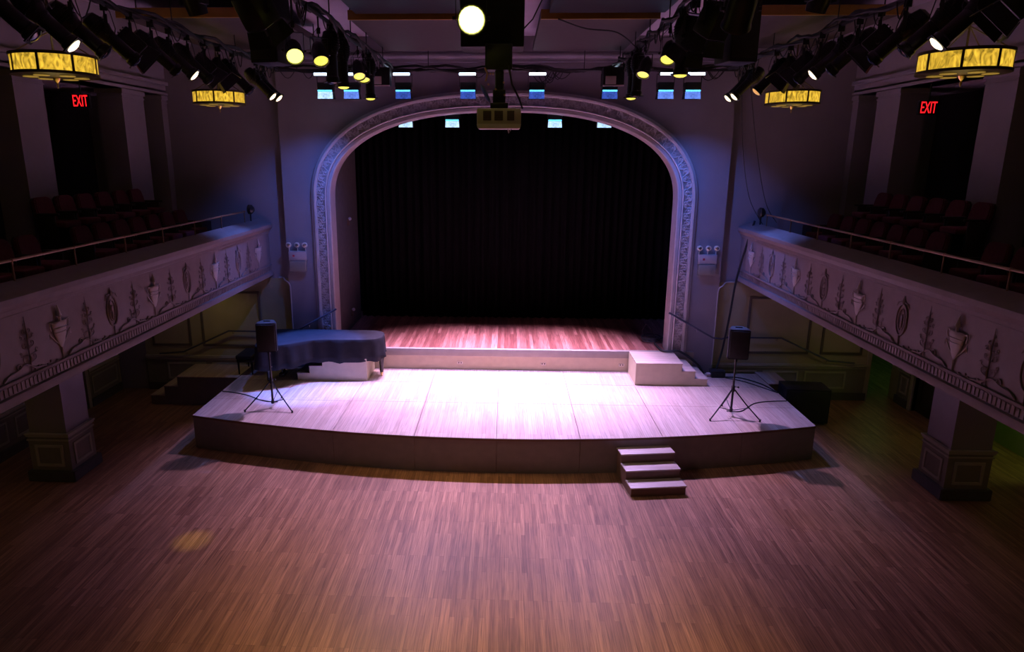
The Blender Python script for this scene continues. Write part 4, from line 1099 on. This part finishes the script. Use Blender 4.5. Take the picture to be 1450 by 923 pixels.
def proto_led(lit_flap):
    t = thing('led_wash_light', '', 'stage light'); drop = 0.30
    m = MB(); m.bbox(-0.03, 0.03, -0.04, 0.04, -0.06, 0.035, 0.006); m.build('clamp', 'blackm', t)
    m = MB(); m.box(-0.20, -0.19, -0.02, 0.02, -drop-0.02, -0.05); m.box(0.19, 0.20, -0.02, 0.02, -drop-0.02, -0.05); m.box(-0.20, 0.20, -0.02, 0.02, -0.06, -0.048); m.build('yoke', 'blackm', t, smooth=0)
    # upper light bar facing the hall
    b1 = MB().bbox(-0.20, 0.20, -0.30, -0.20, -0.11, -0.045, 0.008).build('upper_housing', 'blackm', t)
    MB().bbox(-0.185, 0.185, -0.312, -0.296, -0.107, -0.05, 0.008).build('upper_led_row', 'led_bar', b1)
    MB().box(-0.03, 0.03, -0.22, 0.0, -0.07, -0.05).build('arm', 'blackm', t, smooth=0)
    h = MB().bbox(-0.175, 0.175, -0.12, 0.12, -drop-0.13, -drop+0.07, 0.015).build('housing', 'blackm', t)
    MB().bbox(-0.165, 0.165, -0.132, -0.115, -drop-0.13, -drop-0.095, 0.006).build('led_row', 'led_row', h)
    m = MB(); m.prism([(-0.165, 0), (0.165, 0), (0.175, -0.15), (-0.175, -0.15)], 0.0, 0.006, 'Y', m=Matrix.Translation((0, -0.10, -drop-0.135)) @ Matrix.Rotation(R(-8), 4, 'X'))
    m.build('barn_door_near', lit_flap, h, smooth=0)  # flap glows by itself in place of light from the LED row
    m = MB(); m.prism([(-0.165, 0), (0.165, 0), (0.175, -0.15), (-0.175, -0.15)], 0.0, 0.006, 'Y', m=Matrix.Translation((0, 0.10, -drop-0.135)) @ Matrix.Rotation(R(20), 4, 'X'))
    m.build('barn_door_far', 'blackm', h, smooth=0)
    return t
PROTO = {'ers': proto_ers(), 'par': proto_par(), 'fresnel': proto_fresnel(), 'led': proto_led('lit_flap'), 'ledhot': proto_led('lit_flap_hot'), 'ledwhite': proto_led('lit_flap_white')}
DROP = {'ers': 0.36, 'par': 0.42, 'fresnel': 0.40}
LENS = {'ers': -0.49, 'par': -0.21, 'fresnel': -0.34}
used = set()
def take(kind):
    if kind not in used: used.add(kind); return PROTO[kind]
    # a fresh copy of the prototype with its parts
    return copy_tree(PROTO[kind])
def kids_named(o, n):
    out = []
    for k in o.children:
        if k.name.split('.')[0] == n: out.append(k)
        out += kids_named(k, n)
    return out
def hang(kind, loc, target, label, group, lens=None, power=0, color=(1, 1, 1), angle=40, extra=0.0, sc=1.0):
    top = loc; loc = (loc[0], loc[1], loc[2]-extra)
    o = copy_tree(PROTO[kind])
    o['label'] = label; o['group'] = group
    pivot = Vector(loc) - Vector((0, 0, DROP[kind]*sc))
    d = (Vector(target)-pivot).normalized()
    yaw = math.atan2(d.y, d.x) - math.pi/2
    tilt = math.acos(max(-1, min(1, -d.z)))
    o.location = loc; o.rotation_euler = (0, 0, yaw)
    for h in o.children:
        if h.name.split('.')[0] in ('lamp_housing', 'can', 'housing'):
            h.rotation_euler = (tilt, 0, 0)
            for q in h.children:
                if q.name.split('.')[0] == 'lens' and lens:
                    q.data = q.data.copy(); q.data.materials.clear(); q.data.materials.append(M[lens])
    o.scale = (sc, sc, sc)
    if extra: MB().cyl((0, 0, 0), (0, 0, extra/sc), 0.017, n=8).build('extension_rod', 'blackm', o)
    if power:
        lp = pivot + d*(abs(LENS[kind])*sc+0.03)
        spot('stage_light_beam', lp, lp+d, power, color, angle, 0.7, 0.06)
    return o

GO = {-1: 'spotlights on the left outer pipe', 1: 'spotlights on the right outer pipe'}
def outer_rig(s, side):
    x = -PXo if s < 0 else PXo-0.1
    L = [(7.85, 'ers', 'lens_warm', (s*-2.0, 10.2, 0.0)), (8.45, 'ers', None, (s*-1.5, 12.0, 0.5)), (9.15, 'ers', None, (s*-1.0, 13.0, 0.8)), (9.75, 'fresnel', None, (s*-1.2, 13.0, 0.8)),
         (10.30, 'ers', None, (s*-1.2, 14.0, 0.8)), (10.85, 'ers', 'lens_warm', (s*-2.0, 13.0, 0.8)), (11.45, 'ers', None, (s*-1.0, 14.6, 0.8)), (12.05, 'fresnel', None, (s*-0.8, 15.2, 0.8)), (12.65, 'fresnel', None, (s*-0.2, 15.6, 0.8)),
         (13.3, 'ers', None if s < 0 else 'lens_amber', (s*-1.0, 14.5, 0.8)), (14.55, 'ers', 'lens_warm', (s*-1.5, 15.0, 0.8)), (14.95, 'ers', 'lens_warm', (s*-1.5, 15.4, 0.8))]
    kinds = {'ers': 'black ellipsoidal spotlight', 'fresnel': 'black barn-door fresnel'}
    for i, (y, kind, lens, tg) in enumerate(L):
        st = ('lit ' if lens else 'unlit ')
        lab = st + kinds[kind] + ', %s from the camera on the %s outer pipe' % (ORD[i], side)
        lit = {7.85: 0, 10.85: 1}.get(y, 0)
        hang(kind, (x, y, PZ-0.03), tg, lab, GO[s], lens, P_ERS if lens == 'lens_warm' else 0, COL_ERS, 34)
outer_rig(-1, 'left'); outer_rig(1, 'right')
def inner_rig(s, side):
    x = -PXi if s < 0 else PXi-0.12
    gname = 'spotlights on the %s inner pipe' % side
    dn = lambda y: (x+s*-0.1, y+0.05, 0)
    if s < 0:
        L = [(8.75, 'par', 'lens_hot', (0.0, 2.6, 2.6), 'blazing yellow par can'), (9.95, 'par', 'lens_yel', (0.2, 4.6, 0), 'yellow lit par can'), (10.6, 'ers', None, dn(10.6), 'black ellipsoidal pointing straight down'), (11.3, 'ers', 'lens_yel', dn(11.3), 'black ellipsoidal pointing down with yellow rim'),
             (12.5, 'par', 'lens_yel', (-0.4, 7.6, 0), 'yellow lit par can'), (12.95, 'par', 'lens_yel', (-1.2, 9.6, 0), 'yellow lit par can'), (13.5, 'ers', 'lens_yel', dn(13.5), 'black ellipsoidal pointing down with yellow rim'), (7.55, 'fresnel', None, (0, 12, 0), 'unlit black fresnel')]
    else:
        L = [(10.5, 'par', 'lens_yel', (0.2, 5.2, 0), 'yellow lit par can'), (12.25, 'par', 'lens_yel', (0.0, 8.4, 0), 'yellow lit par can'), (12.9, 'ers', None, dn(12.9), 'black ellipsoidal pointing straight down'), (13.4, 'ers', 'lens_yel', dn(13.4), 'black ellipsoidal pointing down with yellow rim'),
             (9.15, 'fresnel', None, (0, 13, 0), 'unlit black fresnel'), (9.7, 'ers', 'lens_yel', dn(9.7), 'black ellipsoidal pointing down with yellow rim'), (8.3, 'fresnel', None, (0, 12, 0), 'unlit black fresnel')]
    L.sort()
    for i, (y, kind, lens, tg, nm_) in enumerate(L):
        hang(kind, (x, y, PZ-0.03), tg, nm_ + ', %s from the camera on the %s inner pipe' % (ORD[i], side), gname, lens, P_PAR if kind == 'par' else 0, COL_PAR, 60, extra={8.75: 0.30, 9.95: 0.17}.get(y, 0.09 if kind == 'par' else 0.0), sc=0.74 if kind == 'par' else 1.0)
inner_rig(-1, 'left'); inner_rig(1, 'right')
# the light that blazes at the camera, hung beside the projector column
pipe('short black pipe stub holding the blazing centre light', (-0.62, 7.72, 8.10), (0.30, 7.72, 8.10), (0.2, 0.7), 9)
hang('par', (-0.30, 7.72, 8.07), (0.2, 0.6, 5.6), 'blazing yellow-white par can beside the projector column at top centre', 'centre light', 'lens_star', P_PAR*0.3, (1.0, 0.9, 0.25), 165, extra=0.14)

point('column_flare_fill', (-0.28, 7.40, 7.42), 1.2, (1.0, 0.95, 0.12), 0.05)  # added point light standing in for lens flare on the column
# LED wash row on the cross pipe
LEDS = [(-4.05, 'ledwhite'), (-3.45, 'ledhot'), (-2.27, 'led'), (-0.80, 'led'), (0.75, 'led'), (2.38, 'led'), (3.62, 'ledhot'), (4.22, 'ledhot')]
for i, (x, k) in enumerate(LEDS):
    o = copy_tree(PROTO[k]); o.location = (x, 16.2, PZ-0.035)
    o['label'] = 'blue glowing wash light, %s from the left on the cross pipe before the arch' % ORD[i]; o['group'] = 'blue wash lights on the cross pipe'
    lz = PZ-0.035-0.30-0.16
    if abs(x) < 3: spot('wash_beam', (x, 16.2, lz), (x*0.75 if abs(x) < 1 else x*1.15, 14.4 if abs(x) < 1 else 13.0, 0), P_WASH*(1.0 if abs(x) < 1 else 1.9), COL_WASH if abs(x) < 1 else COL_SIDE, 84 if abs(x) < 1 else 70, 1.0, 0.15)
    elif abs(x) > 4 or x == 3.62:
        spot('wash_beam', (x, 16.2, lz), (x*1.10, 15.2, 1.0), P_BLUE*2.5, COL_BLUE, 70, 1.0, 0.15)
for i, x in enumerate((-2.45, -1.28, 1.28, 2.50)):
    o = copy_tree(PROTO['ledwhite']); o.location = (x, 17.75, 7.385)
    o['label'] = 'bright white-blue wash light inside the stage, %s from the left behind the arch' % ORD[i]; o['group'] = 'wash lights behind the arch'
    spot('stage_beam', (x, 17.75, 7.385-0.46), (x*0.6, 16.3, 0.9), P_STAGE, COL_STAGE, 62, 1.0, 0.15)
# prototypes themselves become real fixtures at the near end of the pipes
def settle(kind, loc, rz, tilt, label, group):
    o = PROTO[kind]; o.location = loc; o.rotation_euler = (0, 0, rz); o['label'] = label; o['group'] = group
    for h in o.children:
        if h.name.split('.')[0] in ('lamp_housing', 'can', 'housing') and kind in DROP: h.rotation_euler = (tilt, 0, 0)
settle('ers', (-PXo, 7.2, PZ-0.03), R(-70), R(45), 'unlit black ellipsoidal, at the very near end of the left outer pipe', GO[-1])
settle('fresnel', (PXo-0.1, 7.2, PZ-0.03), R(70), R(45), 'unlit black fresnel, at the very near end of the right outer pipe', GO[1])
settle('par', (PXi-0.12, 7.4, PZ-0.03), R(0), R(40), 'unlit black par can, at the very near end of the right inner pipe', 'spotlights on the right inner pipe')
for q in PROTO['par'].children:
    for c in q.children:
        if c.name.split('.')[0] == 'lens': c.data = c.data.copy(); c.data.materials.clear(); c.data.materials.append(M['glass'])
for k in ('led', 'ledhot', 'ledwhite'):
    def rm(o):
        for c in list(o.children): rm(c)
        bpy.data.objects.remove(o)
    rm(PROTO[k])

for s in (-1, 1):
    spot('blue_beam', (s*2.75, 14.3, 7.45), (s*4.8, 16.8, 4.9), P_BLUE*2.5, COL_BLUE, 50, 0.9, 0.1)
for loc, tg, col, e, a in (((-4.6, 10.95, 7.2), (-4.95, 9.72, 0), (1.0, 0.85, 0.12), 900, 6), ((4.6, 10.95, 7.2), (5.23, 10.84, 0), (1.0, 0.72, 0.10), 90, 8), ((2.4, 13.4, 7.2), (1.37, 10.1, 0), (0.75, 0.62, 1.0), 150, 6), ((-2.5, 11.3, 7.2), (-0.91, 10.0, 0), (0.7, 0.6, 1.0), 70, 6)):
    spot('added_floor_spot', loc, tg, e, col, a, 1.0, 0.05)  # added narrow spots; the lilac ones imitate lamp reflections on the floor
spot('blue_beam', (-4.05, 16.2, 7.42), (-4.45, 15.5, 1.8), 6500, (0.10, 0.22, 1.0), 27, 0.5, 0.08)
for sx, dx in ((-4.96, 0.06), (4.93, 0.06)):
    spot('blue_beam', (sx*0.72, 16.2, 7.42), (sx, 13.80, 2.62), 4000, (0.10, 0.25, 1.0), 4.6, 0.5, 0.05)
for s in (-1, 1):
    spot('blue_beam', (s*4.22, 16.2, 7.42), (s*5.95, 14.4, 3.7), P_BLUE*4, (0.16, 0.26, 1.0), 34, 1.0, 0.1)
# dimmer boxes at the far ends of the inner pipes
for s, lab in ((-1, 'left'), (1, 'right')):
    t = thing('dimmer_box', 'small black dimmer box with pale label plate, far end of %s inner pipe' % lab, 'dimmer box', (s*2.62 if s < 0 else 2.3, 15.2, PZ-0.05))
    MB().bbox(-0.22, 0.22, -0.14, 0.14, -0.38, -0.02, 0.012).build('case', 'black', t)
    MB().bbox(-0.17, 0.05, -0.152, -0.138, -0.36, -0.20, 0.004).build('label_plate', 'label_plate', t)
    MB().bbox(-0.22, 0.22, -0.15, -0.135, -0.40, -0.372, 0.003).build('bottom_edge', 'label_plate', t)

# hanging loudspeakers and dark wash heads
for s, lab in ((-1, 'left'), (1, 'right')):
    t = thing('hanging_loudspeaker', 'tall black loudspeaker hanging under the ceiling on the %s' % lab, 'loudspeaker', (s*2.98, 9.3, 8.2), R(s*12))
    MB().bbox(-0.19, 0.19, -0.2, 0.2, -0.95, 0.15, 0.02).build('cabinet', 'black', t)
    MB().bbox(-0.165, 0.165, -0.215, -0.195, -0.90, 0.10, 0.01).build('grille', 'rubber', t)
    MB().box(-0.15, -0.135, -0.222, -0.212, -0.22, -0.08).build('pilot_light', 'led_blue', t, smooth=0)
    m = MB(); m.cyl((-0.15, 0, 0.15), (-0.15, 0, 0.6), 0.01, n=6); m.cyl((0.15, 0, 0.15), (0.15, 0, 0.6), 0.01, n=6); m.build('suspension_rod', 'blackm', t)
    t = thing('moving_head', 'dark moving-head light hanging near the ceiling on the %s' % lab, 'stage light', (s*4.25, 10.0, 8.45), R(s*20))
    MB().bbox(-0.17, 0.17, -0.15, 0.15, 0.0, 0.26, 0.02).build('base', 'blackm', t)
    m = MB(); m.bbox(-0.20, -0.16, -0.08, 0.08, -0.34, 0.02, 0.01); m.bbox(0.16, 0.20, -0.08, 0.08, -0.34, 0.02, 0.01); m.build('yoke', 'blackm', t)
    MB().lathe([(0.08, 0.17), (0.14, 0.12), (0.15, -0.05), (0.13, -0.22), (0.115, -0.22)], Matrix.Translation((0, 0, -0.24)) @ Matrix.Rotation(R(20), 4, 'X'), 16).build('head', 'blackm', t)

# central column with projector
t = thing('projector_column', 'black equipment column hanging from the ceiling above the projector', 'equipment column', (0.0, 8.0, 6.62))
MB().bbox(-0.44, 0.27, 0.08, 0.50, 0.66, 2.1, 0.02).build('upper_cabinet', 'black', t)
MB().bbox(-0.16, 0.14, -0.08, 0.14, 0.40, 0.68, 0.02).build('lower_cabinet', 'black', t)
MB().cyl((0, 0, 0.02), (0, 0, 0.45), 0.05, n=12).build('pole', 'blackm', t)
m = MB(); m.bbox(-0.10, 0.10, -0.06, 0.06, 0.0, 0.06, 0.008); m.bbox(-0.07, 0.07, -0.05, 0.05, 0.06, 0.2, 0.008); m.build('bracket', 'blackm', t)
for k, (x, z) in enumerate(((-0.10, 0.36), (-0.07, 0.36), (-0.12, 0.25), (0.05, 0.27), (-0.04, 0.20), (0.06, 0.14))):
    MB().cyl((x, -0.105, z), (x, -0.06, z), 0.011, n=8).build('bolt', 'brass', t)
MB().tube([(-0.16, -0.12, 0.42), (-0.13, -0.12, 0.36), (-0.15, -0.12, 0.28)], 0.010, 6).build('strap', 'brass', t)
MB().lathe([(0.0005, -0.02), (0.05, -0.02), (0.085, 0.0), (0.05, 0.02), (0.0005, 0.02)], Matrix.Translation((-0.155, -0.03, 0.16)) @ Matrix.Rotation(R(62), 4, 'Y') @ Matrix.Diagonal((1.4, 1, 1, 1)), 16, cap=False).build('dish', 'disc_blue', t)
m = MB(); m.tube([(0.26, 0.1, 1.25), (0.40, 0.08, 1.3), (0.46, 0.1, 1.15), (0.36, 0.1, 0.95), (0.26, 0.1, 0.85)], 0.008, 6)
m.build('cable_loop', 'rubber', t)
m = MB(); m.tube([(0.1, -0.08, 0.45), (0.14, -0.1, 0.25), (0.22, -0.1, 0.10), (0.26, -0.05, 0.0)], 0.010, 6); m.build('power_cable', 'rubber', t)
t = thing('projector', 'pale ceiling projector with three dark vents hanging at top centre', 'projector', (0.0, 8.0, 6.40))
MB().bbox(-0.245, 0.245, -0.17, 0.20, 0.02, 0.215, 0.02).build('body', 'offwhite', t)
MB().prism([(-0.235, 0.0), (0.235, 0.0), (0.247, 0.05), (-0.247, 0.05)], -0.185, 0.19, 'Y', bevel=0.008).build('bottom_cover', 'white_box', t)
for x0, x1 in ((-0.175, -0.085), (-0.05, 0.045), (0.09, 0.17)):
    v = MB().bbox(x0, x1, -0.178, -0.168, 0.085, 0.19, 0.004).build('vent', 'mould', t)
    m = MB()
    for k in range(5): m.box(x0+0.006, x1-0.006, -0.182, -0.177, 0.093+0.019*k, 0.099+0.019*k)
    m.build('vent_slat', 'bronze', v, smooth=0)
MB().lathe([(0.05, 0.0), (0.05, 0.05), (0.04, 0.05), (0.035, 0.02)], Matrix.Translation((0.1, 0.19, 0.11)) @ Matrix.Rotation(R(-90), 4, 'X'), 16, cap=False).build('lens', 'glass', t)
m = MB(); m.tube([(0.10, -0.05, 0.0), (0.11, -0.06, -0.05), (0.13, -0.06, -0.02), (0.14, -0.06, 0.0)], 0.006, 6); m.build('security_loop', 'chrome', t)
cable('cable', [(0.9, 11.9, 8.26), (1.4, 12.4, 8.20), (2.0, 12.9, 8.22), (2.4, 13.2, 8.02)], 0.012, 'black cable running under the right ceiling panel to the inner pipe')

# recessed smoke detector like discs
for s, x, y, lab in ((-1, -5.3, 10.9, 'left'),):
    t = thing('ceiling_speaker', 'round pale ceiling fitting above the %s lighting pipes' % lab, 'ceiling fitting', (x, y, ZC))
    MB().lathe([(0.14, 0.0), (0.14, -0.03), (0.11, -0.05), (0.0005, -0.05)], None, 18, cap=False).build('rim', 'wall', t)
    MB().lathe([(0.09, -0.051), (0.08, -0.06), (0.0005, -0.062)], None, 18, cap=False).build('grille', 'dado', t)

# ================================================================== lobby lamps and added under-balcony fill lamps
point('lobby_light', (10.72, 12.2, 2.5), P_GREEN*0.7, COL_GREEN, 0.2)
point('lobby_light', (10.9, 18.6, 2.7), P_GREEN*0.2, (0.25, 1.0, 0.30), 0.2)
for x, y in ((-7.2, 16.1), (-9.3, 9.5), (9.3, 9.5), (8.4, 15.4)):  # lamps added to brighten the walls below the balconies
    t = thing('added_fill_lamp', 'small round added fill lamp under the %s balcony, %s' % ('left' if x < 0 else 'right', 'near the stage end' if y > 12 else 'towards the camera'), 'added lamp', (x, y, 3.20), group='added fill lamps under the balconies')
    MB().lathe([(0.10, 0.0), (0.10, -0.02), (0.075, -0.025), (0.07, -0.005)], None, 18, cap=False).build('rim', 'bronze', t)
    MB().lathe([(0.0005, -0.006), (0.07, -0.006), (0.0005, -0.003)], None, 16, cap=False).build('bulb', 'mica_dim', t)
    spot('added_fill_beam', (x, y, 3.12), (x, y, 0), P_UNDER, COL_UNDER, 150, 1.0, 0.06)
